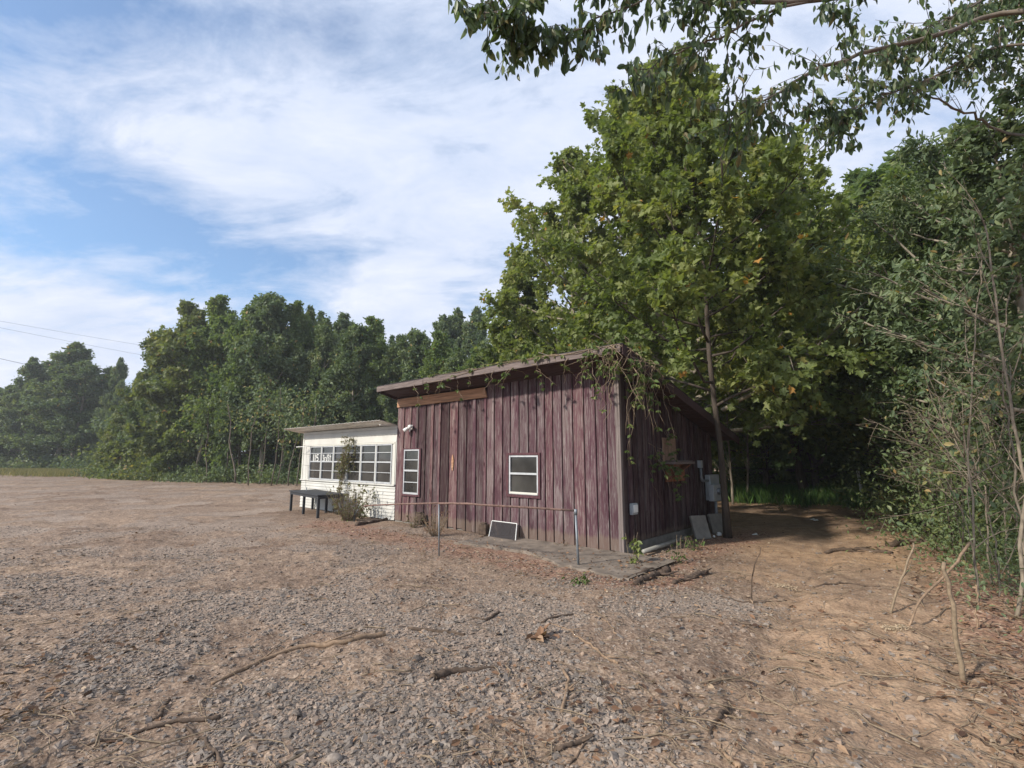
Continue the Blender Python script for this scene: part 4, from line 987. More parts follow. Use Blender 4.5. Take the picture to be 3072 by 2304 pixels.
q = gd(893, 1140); bush('dead_weed', 'low dry weed left of the taller weed clump at the wall foot', 'weed', (q.x, q.y, 0), .2, .4, 24, 'leaf_dry', .04, 2.2, rv, (.1, .7), palm=2)
q = gd(1366, 1222); bush('weed_seedling', 'young maple-leaved seedling at the front corner of the shed', 'seedling', (q.x, q.y, 0), .22, .6, 4, 'leaf_vine', .10, 4.5, rv, (.35, .95))
for (x_, y_, lb, h_) in ((1500, 1188, 'small green weed by the leaning paving slabs', .3), (1465, 1215, 'bare-stemmed little weed right of the shed corner', .45), (1255, 1262, 'green weed tuft on the slab edge left of the handrail post', .16), (1690, 1105, 'low green weed tuft at the far end of the lane', .7)):
    q = gd(x_, y_); bush('green_weed', lb, 'weed', (q.x, q.y, 0), .2, h_, 12, 'leaf_vine', .06, 3., rv, (.1, .6), palm=2)
q = gd(1225, 1182); bush('dead_weed', 'dry litter weed at the wall foot left of the handrail post', 'weed', (q.x, q.y, 0), .25, .15, 30, 'leaf_dead', .05, 2.5, rv, (.3, 1), palm=2)
# ------------------------------------------------------------------ power lines
for (a0, a1, lb) in (((-60, 677, 45), (640, 790, 60), 'uppermost thin power line crossing the sky over the left trees'), ((-60, 690, 45), (640, 818, 60), 'middle thin power line over the left trees'), ((-60, 755, 45), (400, 850, 70), 'lowest and thickest power line, passing behind the left trees')):
    A0 = at(*D(a0[0], a0[1]), a0[2]); A1 = at(*D(a1[0], a1[1]), a1[2]); n = 14
    d_ = A0-A1; A0 = A0+d_*.6; A1 = A1-d_*.6
    P = [A0.lerp(A1, i/(n-1))-Vector((0, 0, 1.2*(1-(2*i/(n-1)-1)**2)-.7)) for i in range(n)]
    mb = MB(); mb.tube(P, .010 if 'lowest' not in lb else .020, 5); tag(mb.build('power_line', 'wire', None, True), lb, 'power line', 'power lines over the left trees')
# ------------------------------------------------------------------ trees
rt = np.random.default_rng(99)
CONE = [(0, .9), (.15, 1.0), (.4, .85), (.7, .55), (.9, .28), (1, .12)]
OVL = [(0, .6), (.2, .9), (.5, 1.0), (.75, .8), (.92, .45), (1, .2)]
def pr(p, r): return [(a, b*r) for a, b in p]
# shared kinds for the distant rows (built at 12 m)
def mk(key, seed, prof, r, t0, nb, ns, nt_, nl, ls, shape, lm, bk, **k):
    g = np.random.default_rng(seed)
    variant(key, tree_parts(g, 12., pr(prof, r), t0, .13, nb, ns, nt_, nl, ls, shape, **k), (bk, lm), True)
mk('a', 1, OVL, 2.3, .16, 38, 7, 6, 20, .22, RHOMB, 'leaf_dark', 'bark_pale', elev=(60, 20), secw=.6, wood_twigs=False)
mk('b', 2, CONE, 2.5, .12, 42, 7, 6, 20, .21, RHOMB, 'leaf_dark', 'bark_pale', elev=(60, 15), secw=.6, wood_twigs=False, tintb=.1)
mk('c', 3, OVL, 2.0, .22, 36, 7, 6, 20, .22, RHOMB, 'leaf_mid', 'bark_pale', elev=(65, 25), secw=.6, wood_twigs=False)
mk('d', 4, CONE, 1.7, .25, 34, 6, 6, 18, .23, RHOMB, 'leaf_dark', 'bark', elev=(70, 30), secw=.6, wood_twigs=False, tintb=-.1)
mk('e', 5, OVL, 2.9, .03, 42, 7, 5, 17, .25, LOBED, 'leaf_edge', 'bark_pale', elev=(60, 5), secw=.6, wood_twigs=False)
mk('f', 6, OVL, 2.6, .04, 42, 7, 5, 16, .27, RHOMB, 'leaf_mid', 'bark', elev=(55, 0), secw=.6, wood_twigs=False, tintb=-.1)
GA = 'tall trees in the wood left of the white annex'
# (display x, display top y, depth, kind, width)
row = [(150, 960, 43, 'e', .8), (238, 905, 42, 'e', .85), (288, 790, 40, 'e', .85), (335, 700, 38, 'a', .95), (395, 655, 37, 'e', .95), (440, 640, 36, 'c', 1.), (515, 650, 35, 'f', .8), (563, 618, 34, 'a', .95), (618, 652, 35, 'c', .8), (650, 642, 36, 'b', .65),
       (700, 672, 34, 'b', .9), (752, 688, 33, 'a', .9), (795, 684, 34, 'c', .9), (848, 705, 33, 'b', .9), (898, 698, 33, 'a', .95), (945, 715, 31, 'c', 1.), (985, 735, 29, 'b', 1.), (1030, 745, 28, 'c', 1.05)]
desc = {'a': 'broad dark green', 'b': 'conical dark green', 'c': 'bright mid-green', 'd': 'slender spire-topped', 'e': 'yellow-tinged leafy', 'f': 'low bushy'}
row = row[1:]
for i, (x, ty, Y, k, wd) in enumerate(row):
    far_tree('broadleaf_tree', '%s tree, %s from left in the front row beyond the lot' % (desc[k], ORD[i]), x*.46292, (ty+12)*.46292, Y, k, rt, 'front row of the wood beyond the lot', 12., wd)
# rows behind, filling the wood
GB = 'trees deeper in the wood behind the front row'
for Y0, n, dz in ((39, 16, 20), (45, 15, 45), (52, 14, 60)):
    for i in range(n):
        x = 300+(1050-300)*(i+.5)/n+rt.normal()*12
        ty = np.interp(x, [230, 300, 350, 440, 560, 700, 900, 1050], [900, 780, 720, 670, 650, 700, 715, 720])+dz+rt.random()*30
        Y = Y0+(3 if x < 500 else 0)+rt.random()*3
        far_tree('broadleaf_tree', 'tree inside the green wood beyond the lot, mostly hidden by the front row', x*.46292, ty*.46292, Y, 'abdcf'[rt.integers(5)], rt, GB, 12., .95+.2*rt.random())
# tall dark trees showing above, right of the middle
for i, (x, ty, Y, k) in enumerate(((962, 676, 46, 'b'), (992, 660, 47, 'b'), (1022, 664, 46, 'b'), (738, 676, 42, 'b'))):
    far_tree('dark_tree', ['dark spire rising left of the two dark tops above the wood', 'dark tallest pointed top between the wood and the sycamore', 'dark top just left of the sycamore crown', 'dark slim tree top rising behind the middle of the wood'][i], x*.46292, ty*.46292, Y, k, rt, None, 12., .85)
# far left group
for i, (x, ty, Y, k, wd) in enumerate(((-25, 830, 62, 'a', 1.3), (18, 812, 60, 'b', 1.3), (45, 765, 60, 'b', .9), (88, 772, 62, 'a', 1.2), (122, 733, 60, 'b', 1.45), (160, 775, 58, 'a', 1.3), (198, 795, 60, 'f', 1.2), (236, 765, 58, 'b', .6), (246, 850, 56, 'b', .9))):
    far_tree('broadleaf_tree', '%s tree, %s from left in the dark far-left clump' % (desc[k], ORD[i]), x*.46292, (ty+6)*.46292, Y, k, rt, 'far-left clump of trees', 12., wd)
for i in range(8):
    x = -40+i*38; far_tree('broadleaf_tree', 'low tree filling in behind the far-left clump', x*.46292, (840+rt.random()*30)*.46292, 66, 'fa'[i % 2], rt, 'trees filling in behind the far-left clump', 12., 1.3)
# pale trunks standing at the front of the wood
GT = 'pale slim trunks at the front edge of the wood beyond the lot'
tk = [(435, 1046), (500, 1048), (527, 1052), (548, 1051), (572, 1054), (590, 1053), (612, 1055), (633, 1056), (645, 1054), (470, 1046), (410, 1044)]
for i, (x, y) in enumerate(tk):
    p = gd(x, y-3); p.y += .6; n = 9; h = 4.5+2*rt.random(); ln = rt.normal()*.25+.1
    t = thing('slim_tree', 'pale slim trunk, %s from left before the wood left of the annex' % ORD[sorted(range(len(tk)), key=lambda j: tk[j][0]).index(i)], 'tree', p, 0, GT)
    s = np.linspace(0, 1, n); P = np.column_stack([ln*s*h*.3+np.cumsum(rt.normal(size=n)*.07), np.cumsum(rt.normal(size=n)*.05), s*h-.1])
    mb = MB(); mb.tube(P, .048*(1-.5*s)*(.6+.7*rt.random()), 7)
    mb.build('trunk', 'bark', t, True)
    br, _, _ = spawn(P[None], 10, .45, 1.3, .8, 4, .1, rt); ii = np.repeat(np.arange(10), 26); pos = br[ii, -1]+rt.normal(size=(260, 3))*.45
    c = MB(); leaves(c, pos, rt.normal(size=pos.shape)+[0, 0, -.4], .2*(.6+.7*rt.random(260)), RHOMB, rt); c.build('crown', 'leaf_dark', t)
# undergrowth at the feet of the woods
def thicket(name, label, pts, n, h, w_, ls, lm, shape, rng, base=.0):
    # pts: list of (x, y) world along which leafy brush stands
    P = np.array(pts, float); s = rng.random(n)*(len(P)-1); i = np.minimum(s.astype(int), len(P)-2); u = (s-i)[:, None]
    q = P[i]*(1-u)+P[i+1]*u
    nc = max(8, n//55); cs = rng.integers(0, n, nc); cen = np.column_stack([q[cs]+rng.normal(size=(nc, 2))*w_, base+h*rng.random(nc)**1.5])
    ci = rng.integers(0, nc, n); pos = cen[ci]+rng.normal(size=(n, 3))*np.array([.38, .38, .28])*min(1.3, h/1.5+.3)
    pos[:, 2] = np.abs(pos[:, 2])+.03
    c = MB(); cl = rng.random(nc)[ci]
    leaves(c, pos, rng.normal(size=pos.shape)+[0, 0, -.3], ls*(.5+.8*rng.random(n)), shape, rng, .7, np.clip(.1+.45*cl+.4*rng.random(n), 0, 1))
    return tag(c.build(name, lm), label, 'undergrowth', kind='stuff')
def wl(lst): return [tuple(at(x*.46292, 458, Y))[:2] for x, Y in lst]
thicket('undergrowth', 'dark brush at the foot of the wood beyond the lot', wl([(230, 44), (330, 39), (450, 35.5), (560, 34), (680, 33), (900, 31), (1080, 29)]), 22000, .8, 1.2, .2, 'leaf_dark', RHOMB, rt)
thicket('undergrowth', 'dark brush deep inside the wood beyond the lot', wl([(260, 52), (420, 50), (600, 48), (800, 46), (1000, 44)]), 16000, 5.5, 1.2, .4, 'leaf_dark', RHOMB, rt)
thicket('undergrowth', 'yellowing leafy boughs near the ground at the nose of the wood', wl([(228, 42), (300, 38.5), (370, 36.5)]), 6500, 2.6, .5, .22, 'leaf_edge', LOBED, rt)
thicket('undergrowth', 'low brush under the far-left clump', wl([(-60, 62), (60, 60), (140, 58), (250, 54)]), 9000, 1.5, 1.5, .34, 'leaf_dark', RHOMB, rt)
# grass strips
def grass(name, label, pts, n, h, w_, m, rng, lo=.0):
    P = np.array(pts, float); s = rng.random(n)*(len(P)-1); i = np.minimum(s.astype(int), len(P)-2); u = (s-i)[:, None]
    q = P[i]*(1-u)+P[i+1]*u+rng.normal(size=(n, 2))*w_; a = rng.random(n)*6.28
    c = MB(); leaves(c, np.column_stack([q, gh(q[:, 0], q[:, 1])-.02]), np.column_stack([np.cos(a)*.35, np.sin(a)*.35, np.ones(n)]), h*(.4+.8*rng.random(n)), _half([(0, 0), (.035, .3), (0, 1.)]), rng, .4)
    return tag(c.build(name, m), label, 'grass', kind='stuff')
grass('grass', 'pale dry grass strip in front of the far-left trees', wl([(-80, 56), (80, 54), (160, 51), (240, 46)]), 42000, .55, 1.9, 'grass_pale', rt)
grass('grass', 'green grass at the shaded back end of the dirt lane', wl([(1640, 19.), (1720, 19.), (1850, 18.), (1930, 16.5)]), 34000, .6, .7, 'grass', rt)
# ------------------------------------------------------------------ the sycamores
def place(name, label, cat, base, topz, parts, mats, group=None):
    return plant_tree(name, label, cat, base, 0, parts, mats, group)
b1 = ground_at(*z2(872, 1335)); b1.z = 0; b1 = b1+Vector((.27, .42, 0))
h1 = 10.6
SY = [(0, .95), (.3, 1.), (.47, .86), (.6, .72), (.73, .55), (.88, .27), (1, .07)]
g = np.random.default_rng(7)
pt = tree_parts(g, h1, pr(OVL, 3.0), .26, .055, 46, 8, 6, 15, .13, LOBED, lean=(-.015, .03), elev=(62, 30), rv=(.8, .3), droop=.3, sparse_in=.1, secw=.42, sides=12)
place('sycamore_tree', 'tall sycamore with a dark trunk rising beside the rear corner of the shed', 'tree', b1, h1, pt, ('bark_dark', 'leaf_syc'))
b2 = at(*D(1480, 990), 15.5); b2.z = 0; g = np.random.default_rng(17)
pt = tree_parts(g, 16.0, pr(SY, 5.7), .12, .2, 74, 9, 7, 17, .145, LOBED, lean=(-.01, 0), elev=(60, 15), rv=(.8, .26), droop=.3, sparse_in=.1, secw=.42, sides=12)
place('sycamore_tree', 'tallest sycamore, with a pale trunk, standing behind the shed roof', 'tree', b2, 17, pt, ('bark_pale', 'leaf_syc'))
b3 = at(*D(1240, 990), 18.5); b3.z = 0; g = np.random.default_rng(27)
pt = tree_parts(g, 14.2, pr(SY, 4.0), .1, .13, 44, 8, 7, 16, .15, LOBED, elev=(64, 14), rv=(.75, .3), droop=.3, secw=.42, sides=10)
place('sycamore_tree', 'shorter sycamore left of the tallest one, above the shed roof', 'tree', b3, 13, pt, ('bark_pale', 'leaf_syc'))
b5 = at(*D(1735, 990), 18.); b5.z = 0; g = np.random.default_rng(47)
pt = tree_parts(g, top_z(*D(1700, 300), 18.), pr(SY, 5.0), .16, .14, 52, 8, 7, 15, .15, LOBED, lean=(-.02, 0), elev=(62, 18), droop=.3, secw=.42, sides=10, rv=(.75, .3))
place('sycamore_tree', 'sycamore right of the tallest one, its crown sloping down over the lane', 'tree', b5, 13, pt, ('bark_dark', 'leaf_syc'))
b4 = at(*D(1130, 990), 20.5); b4.z = 0; g = np.random.default_rng(37)
pt = tree_parts(g, 10.6, pr(SY, 2.8), .08, .10, 36, 7, 7, 14, .17, LOBED, elev=(60, 10), droop=.3, secw=.42)
place('sycamore_tree', 'lowest sycamore, at the left end of the bright foliage above the shed roof', 'tree', b4, 9, pt, ('bark_pale', 'leaf_syc'))
# long bare leaning limb seen right of the shed
lp = [at(*D(1560, 885), 11.3), at(*D(1640, 840), 11.0), at(*D(1740, 770), 10.8), at(*D(1800, 715), 10.6), at(*D(1870, 650), 10.4)]
mb = MB(); Pl = wob([p for p in lp], 18, .015, rt); mb.tube(Pl, np.linspace(.05, .02, 18), 8)
sp2, _, _ = spawn(Pl[None], 16, .15, .9, .8, 5, -.1, rt); mb.tubes(sp2, np.linspace(.012, .004, 5), 5)
ii = np.repeat(np.arange(16), 10); pos = sp2[ii, -1]*.6+sp2[ii, 2]*.4+rt.normal(size=(160, 3))*.16
t = thing('leaning_limb', 'long bare limb slanting up to the right beyond the shed eave', 'branch', tuple(Pl[0]))
for v in mb.v: v -= Pl[0]
mb.build('limb', 'bark_pale', t, True); c = MB(); leaves(c, pos-Pl[0], rt.normal(size=pos.shape)*.6+[0, 0, -.5], .19*(.6+.7*rt.random(160)), LOBED, rt, .6, .4+.5*rt.random(160)); c.build('foliage', 'leaf_syc', t)
# ------------------------------------------------------------------ the wood behind and right of the shed
def near_tree(label, x, Y, ty, key=None, seed=0, r=3., lm='leaf_mid', bk='bark', ls=.17, shape=LOBED, nb=30, ns=6, nt_=5, nl=12, t0=.15, prof=OVL, lean=(0, 0), elev=(60, 15), grp='trees of the wood right of the shed', name='broadleaf_tree', tr=.13, **k):
    p = at(x*.46292, 458, Y); p.z = 0; h = top_z(x*.46292, ty*.46292, Y)
    g = np.random.default_rng(seed)
    pt = tree_parts(g, h, pr(prof, r), t0, tr, nb, ns, nt_, nl, ls, shape, lean=lean, elev=elev, **k)
    return plant_tree(name, label, 'tree', p, 0, pt, (bk, lm), grp)
GR = 'trees at the back of the dirt lane'
for i, (x, Y, ty, k, wd) in enumerate(((1150, 25, 700, 'c', 1.2), (1290, 25, 640, 'a', 1.2), (1400, 25, 600, 'c', 1.2), (1520, 24, 560, 'b', 1.2), (1590, 23, 610, 'c', 1.1), (1665, 22.5, 560, 'a', 1.1), (1730, 22, 540, 'f', 1.1), (1800, 21.5, 500, 'c', 1.05), (1870, 21, 430, 'f', 1.15), (1930, 20, 400, 'c', 1.15), (2000, 19.5, 385, 'f', 1.15), (2070, 19, 380, 'c', 1.15), (2150, 18, 360, 'c', 1.1), (2240, 17, 370, 'a', 1.1))):
    far_tree('broadleaf_tree', '%s tree, %s from left in the wood behind shed and lane' % (desc[k], ORD[i]), x*.46292, ty*.46292, Y, k, rt, 'wood standing behind the shed and lane', 12., wd)
for i in range(14):
    x = 1100+i*90+rt.normal()*15; far_tree('broadleaf_tree', 'tree deep in the wood behind the shed and lane, hidden by those in front', x*.46292, (700 if x < 1450 else 600-(x-1450)*.2)*.46292, 28.5-(x-1100)*.004+rt.random(), 'afbf'[i % 4], rt, 'deep trees behind the shed and lane', 12., 1.25)
near_tree('bushy tree whose low boughs close the back of the dirt lane', 1760, 18.5, 690, seed=51, r=3.0, lm='leaf_mid', t0=.12, nb=34, tintb=-.1)
near_tree('dark low tree between the two saplings and the lane end', 1655, 19.5, 760, seed=52, r=2.4, lm='leaf_mid', t0=.12, nb=30)
near_tree('leafy tree leaning over the right side of the lane end', 1890, 16, 560, seed=53, r=3.0, lm='leaf_mid', t0=.15, nb=32, lean=(-.04, 0))
near_tree('maple with light green boughs reaching over the lane', 2035, 12.5, 500, seed=54, r=2.4, lm='leaf_syc', t0=.42, nb=34, ls=.16, elev=(60, 20), bk='bark_dark', lean=(-.05, 0), tr=.1, droop=.15)
near_tree('dark-trunked tree at the right of the lane', 2035, 11, 560, seed=55, r=2.1, lm='leaf_mid', t0=.3, nb=30, bk='bark_dark', tr=.12)
near_tree('dense tree filling the right side of the wood', 2080, 9.8, 380, seed=56, r=2.5, lm='leaf_mid', t0=.26, nb=34, ls=.14, bk='bark_dark', shape=OVAL, tintb=-.05)
near_tree('narrow-leaved tree rising at the right edge', 2150, 8.4, 300, seed=57, r=2.2, lm='leaf_dark', t0=.3, nb=36, ls=.14, bk='bark_pale', shape=LONG, tr=.08)
near_tree('shaggy tree at the right edge nearest the camera', 2270, 6.8, 255, seed=58, r=1.8, lm='leaf_dark', t0=.28, nb=32, ls=.12, bk='bark_pale', shape=OVAL, tr=.07)
near_tree('tall tree just outside the right side of the wood', 2420, 8.5, 270, seed=59, r=2.8, lm='leaf_mid', t0=.12, nb=34, ls=.16, bk='bark', shape=OVAL, tr=.12)
near_tree('low bushy tree behind the tangle of stems', 2160, 10.5, 740, seed=60, r=2.4, lm='leaf_mid', t0=.08, nb=34, ls=.15, bk='bark', shape=OVAL, tr=.08, tintb=-.15)
for i, (x, Y, ty, k) in enumerate(((2120, 14, 450, 'f'), (2230, 12.5, 450, 'a'), (2350, 12, 420, 'f'), (2480, 10, 380, 'a'), (2600, 8.5, 380, 'f'), (2050, 15.5, 450, 'f'))):
    far_tree('broadleaf_tree', 'shadowy tree deep in the right wood behind the near stems', x*.46292, ty*.46292, Y, k, rt, 'shadowy trees deep in the right wood', 12., .95)
thicket('undergrowth', 'dark leafy brush along the back of the dirt lane', wl([(1560, 23), (1640, 21.5), (1750, 20.5), (1850, 19), (1930, 17), (2010, 14.5)]), 24000, 2.6, .7, .17, 'leaf_mid', OVAL, rt)
thicket('undergrowth', 'green brush under the right wood', wl([(1990, 14), (2060, 11), (2125, 9), (2215, 7.6), (2350, 6.4)]), 17000, 1.6, .5, .08, 'leaf_mid', OVAL, rt)
thicket('undergrowth', 'leafy vines climbing through the stems at the right edge', wl([(2060, 11.3), (2125, 9.4), (2215, 8.), (2350, 6.9)]), 34000, 4.8, .45, .08, 'leaf_dark', OVAL, rt)
thicket('undergrowth', 'low brambles along the right edge of the lane', wl([(2080, 8.6), (2150, 6.4), (2225, 5.2), (2330, 4.2)]), 3000, .6, .25, .05, 'leaf_dark', OVAL, rt)
# saplings behind the eave
for i, (x, y, x2, y2, lb) in enumerate(((1583, 1090, 1572, 960, 'pale sapling just right of the shed eave'), (1616, 1085, 1617, 965, 'second pale sapling, standing alone right of the first'), (1908, 1100, 1884, 1010, 'dark leaning young trunk at the back right of the lane'), (1660, 1082, 1662, 1000, 'slim dark young trunk at the far end of the lane'))):
    p = gd(x, y); q = at(*D(x2, y2), p.y); h = (q.z)*1.7; n = 10; s = np.linspace(0, 1, n)
    d = (q-p)/max(.1, q.z-p.z)
    P = np.column_stack([d.x*h*s+np.cumsum(rt.normal(size=n)*.015), np.cumsum(rt.normal(size=n)*.02), s*h-.05])
    t = thing('sapling', lb, 'sapling', p); mb = MB(); mb.tube(P, (.075 if i == 2 else .05)*(1-.6*s), 8)
    br, _, _ = spawn(P[None], 22, .25, 1.0, .8, 5, .1, rt); mb.tubes(br, np.linspace(.012, .004, 5), 5); mb.build('trunk', 'bark_dark' if i > 1 else 'bark_pale', t, True)
    ii = np.repeat(np.arange(22), 8); pos = br[ii, 3]+rt.normal(size=(176, 3))*.14; c = MB(); leaves(c, pos, rt.normal(size=pos.shape)+[0, 0, -.3], .12*(.6+.7*rt.random(176)), OVAL, rt); c.build('crown', 'leaf_mid', t)
# thin stems on the right
stem_list = [((2115, 1300), [(2100, 1150), (2095, 950), (2110, 700), (2120, 560)], .016, 'pale'), ((2140, 1260), [(2130, 1100), (2105, 1000), (2060, 930), (2025, 860)], .014, 'pale'), ((2160, 1290), [(2150, 1180), (2110, 1040), (2035, 905)], .013, 'pale'),
             ((2190, 1330), [(2215, 1100), (2185, 880), (2150, 650), (2130, 480)], .024, 'pale'), ((2070, 1210), [(2050, 1120), (2045, 960), (2030, 830)], .013, 'dark'), ((2090, 1240), [(2080, 1150), (2075, 1020), (2060, 900)], .012, 'dark'),
             ((2000, 1165), [(1990, 1080), (1975, 980), (1960, 900)], .04, 'dark'), ((2020, 1170), [(2015, 1080), (2020, 960), (2035, 850)], .045, 'dark'), ((2180, 1250), [(2170, 1100), (2190, 900), (2210, 760)], .014, 'pale'),
             ((2210, 1260), [(2200, 1150), (2160, 1000), (2120, 880)], .012, 'pale'), ((2045, 1190), [(2035, 1100), (2000, 1010), (1975, 950)], .011, 'dark'), ((2230, 1300), [(2212, 1150), (2180, 950), (2165, 800), (2175, 640)], .018, 'pale')]
words = ['straight pale stem', 'pale stem curving to the left', 'pale stem leaning far left over the lane', 'thickest pale stem', 'thin dark stem by the lane', 'second thin dark stem', 'thick dark trunk at the lane edge', 'thick dark trunk right of the lane edge one', 'grey stem bending right', 'crooked thin stem leaning left', 'dark whip-like stem bent towards the lane', 'grey stem at the very edge']
for (ft, pts, r_, kd), wd in zip(stem_list, words):
    f = gd(*ft); P = [f-Vector((0, 0, .08))]+[at(*D(*p), f.y+.12*(j+1)) for j, p in enumerate(pts)]
    P = wob(P, 18, .012, rt); r_ = r_*.78; t = thing('thin_tree', wd+' in the tangle on the right', 'tree', f, 0, 'thin stems tangled on the right')
    P = P-np.array(tuple(f)); mb = MB(); mb.tube(P, r_*(1-.55*np.linspace(0, 1, 18)), 8)
    br, _, _ = spawn(P[None], 16, .15, 1.1, .75, 6, .0, rt); mb.tubes(br, np.linspace(.007, .0025, 6), 5)
    b3_, _, _ = spawn(br, 3, .2, .45, .8, 4, .0, rt); mb.tubes(b3_, np.linspace(.003, .0015, 4), 4)
    mb.build('trunk', 'bark_stem' if kd == 'pale' else 'bark_dark', t, True)
    k = len(b3_); ii = np.repeat(np.arange(k), 3); pos = b3_[ii, 2]+rt.normal(size=(k*3, 3))*.06
    c = MB(); leaves(c, pos, rt.normal(size=pos.shape)*.7+[0, 0, -.5], .085*(.6+.7*rt.random(k*3)), OVAL, rt); c.build('crown', 'leaf_dark' if kd == 'pale' else 'leaf_mid', t)
# dead branches piled through the tangle
for i in range(12):
    f = at(*D(2110+rt.random()*110, 950+rt.random()*150), 7.2+1.5*rt.random()); d = Vector((-1.1-.6*rt.random(), .2, .35+.7*rt.random()))
    if f.z > 3.: f.z = 2.5
    P = wob([f, f+d*.5, f+d], 12, .02, rt); mb = MB(); mb.tube(P, np.linspace(.011, .004, 12), 6); br, _, _ = spawn(P[None], 12, .2, .6, .6, 5, .0, rt); mb.tubes(br, np.linspace(.004, .0015, 5), 4)
    tag(mb.build('dead_branch', 'bark_stem', None, True), 'bare dead branch caught in the stems at the right edge', 'branch', 'dead branches caught in the right tangle')
# ------------------------------------------------------------------ boughs overhanging from the right
ov = thing('overhanging_tree', 'tree outside the frame whose leafy boughs hang across the top right', 'tree', (6.2, 2.2, 0))
O = np.array([6.2, 2.2, 0.])
g = np.random.default_rng(4)
mb = MB(); n = 14; s = np.linspace(0, 1, n)
TP = np.column_stack([-.5*s, .4*s, 6.6*s])+np.cumsum(g.normal(size=(n, 3))*.02, 0); TP[0] = (0, 0, -.05)
mb.tube(TP, .16*(1-.5*s), 12); mb.build('trunk', 'bark', ov, True)
def lim(pts, r0, r1, root=.75, n=26):
    P = [Vector(TP[int(root*(len(TP)-1))])+Vector(O)] if root is not None else []
    P += [at(*D(x, y), Y) for x, y, Y in pts]
    return wob(P, n, .012, g)-O, np.linspace(r0, r1, n)
def R3(x, y): return (2172+x/2.0735)*.72, (y/2.0735)*.72
def R2(x, y): return (1380+x/2.37)*.72, (y/2.37)*.72
limbs = [([(*R3(1866, 60), 4.6), (*R3(1400, 190), 4.4), (*R3(900, 330), 4.2), (*R3(560, 440), 4.0), (*R3(300, 600), 3.9), (*R3(0, 760), 3.8)], .032, .006, .7),
         ([(*R3(1750, -60), 4.0), (*R3(1100, -40), 3.7), (*R3(450, 5), 3.5), (*R3(0, 12), 3.4), (*R2(1830, -8), 3.3), (*R2(1450, -60), 3.25), (*R2(1000, -40), 3.2)], .030, .007, .8),
         ([(*R3(1866, 270), 4.9), (*R3(1300, 480), 4.6), (*R3(900, 640), 4.4), (*R3(700, 740), 4.3)], .018, .004, .65),
         ([(*R3(1500, -100), 3.8), (*R3(450, 30), 3.5), (*R3(0, 220), 3.4), (*R2(1700, 300), 3.35), (*R2(1430, 420), 3.3), (*R2(1300, 560), 3.25)], .014, .003, .8),
         ([(*R3(1200, -300), 3.6), (*R2(1800, -200), 3.3), (*R2(1400, -40), 3.2), (*R2(1000, 120), 3.1), (*R2(800, 220), 3.05), (*R2(560, 262), 3.)], .012, .003, .85),
         ([(*R3(1000, -400), 3.5), (*R2(1400, -260), 3.2), (*R2(900, -120), 3.05), (*R2(550, -20), 2.95), (*R2(440, 110), 2.9), (*R2(400, 210), 2.9)], .016, .004, .88),
         ([(*R2(900, -260), 3.1), (*R2(500, -170), 3.), (*R2(250, -50), 2.9), (*R2(220, 50), 2.85), (*R2(180, 130), 2.85)], .012, .004, None),
         ([(*R3(1866, 840), 5.4), (*R3(1600, 740), 5.3), (*R3(1370, 635), 5.2), (*R3(1220, 560), 5.1)], .02, .008, .5),
         ([(*R3(1866, -100), 4.8), (*R3(1500, 60), 4.7), (*R3(1200, 200), 4.6), (*R3(1000, 380), 4.5)], .016, .004, .8),
         ([(*R3(1866, 120), 5.0), (*R3(1700, 300), 5.0), (*R3(1400, 430), 4.9), (*R3(1150, 590), 4.8)], .014, .004, .7)]
allt = []
for i, (pts, r0, r1, root) in enumerate(limbs):
    if root is None: pts = pts; P, rr_ = lim(pts, r0, r1, None)
    else: P, rr_ = lim(pts, r0, r1, root)
    w_ = MB(); w_.tube(P, rr_, 8)
    nn_ = (46, 34, 40, 26, 24, 17, 16, 12, 44, 40)[i]; ln_ = (.5, .30, .48, .36, .27, .27, .27, .5, .55, .55)[i]
    sec, _, _ = spawn(P[None], nn_, (.3, .3, .3, .40, .5, .6, .2, .3, .3, .3)[i], ln_, .55, 6, -.12, g, lfall=.15)
    w_.tubes(sec, np.linspace(.004, .0015, 6), 5)
    ter, _, _ = spawn(sec, 3, .2, ln_*.42, .6, 4, -.35, g); w_.tubes(ter, np.linspace(.0025, .0012, 4), 4)
    br_ = w_.build('branch', 'bark', ov, True)
    if i != 7: allt += [sec[:, 1:], ]; allt.append(ter[:, 1:])
    else: allt.append(ter[::4, 1:])
pos = []; yd = []
for A in allt:
    for j in range(A.shape[1]):
        p = A[:, j]; pos.append(p); yd.append(np.tile([0, 0, -.6], (len(p), 1))+g.normal(size=(len(p), 3))*.24)
        pos.append(p+g.normal(size=p.shape)*.02); yd.append(np.tile([0, 0, -.6], (len(p), 1))+g.normal(size=(len(p), 3))*.24)
pos = np.concatenate(pos); yd = np.concatenate(yd); k = g.random(len(pos)) < .55; pos, yd = pos[k], yd[k]
# leaf outline with a soft point
OV2 = _half([(0, 0), (.13, .12), (.21, .38), (.18, .65), (.08, .88), (0, 1.)])
c = MB(); leaves(c, pos, yd, 0.098*(.55+.6*g.random(len(pos))), OV2, g, 1.2, up=(0, -.3, .6)); c.build('foliage', 'leaf_over', ov)
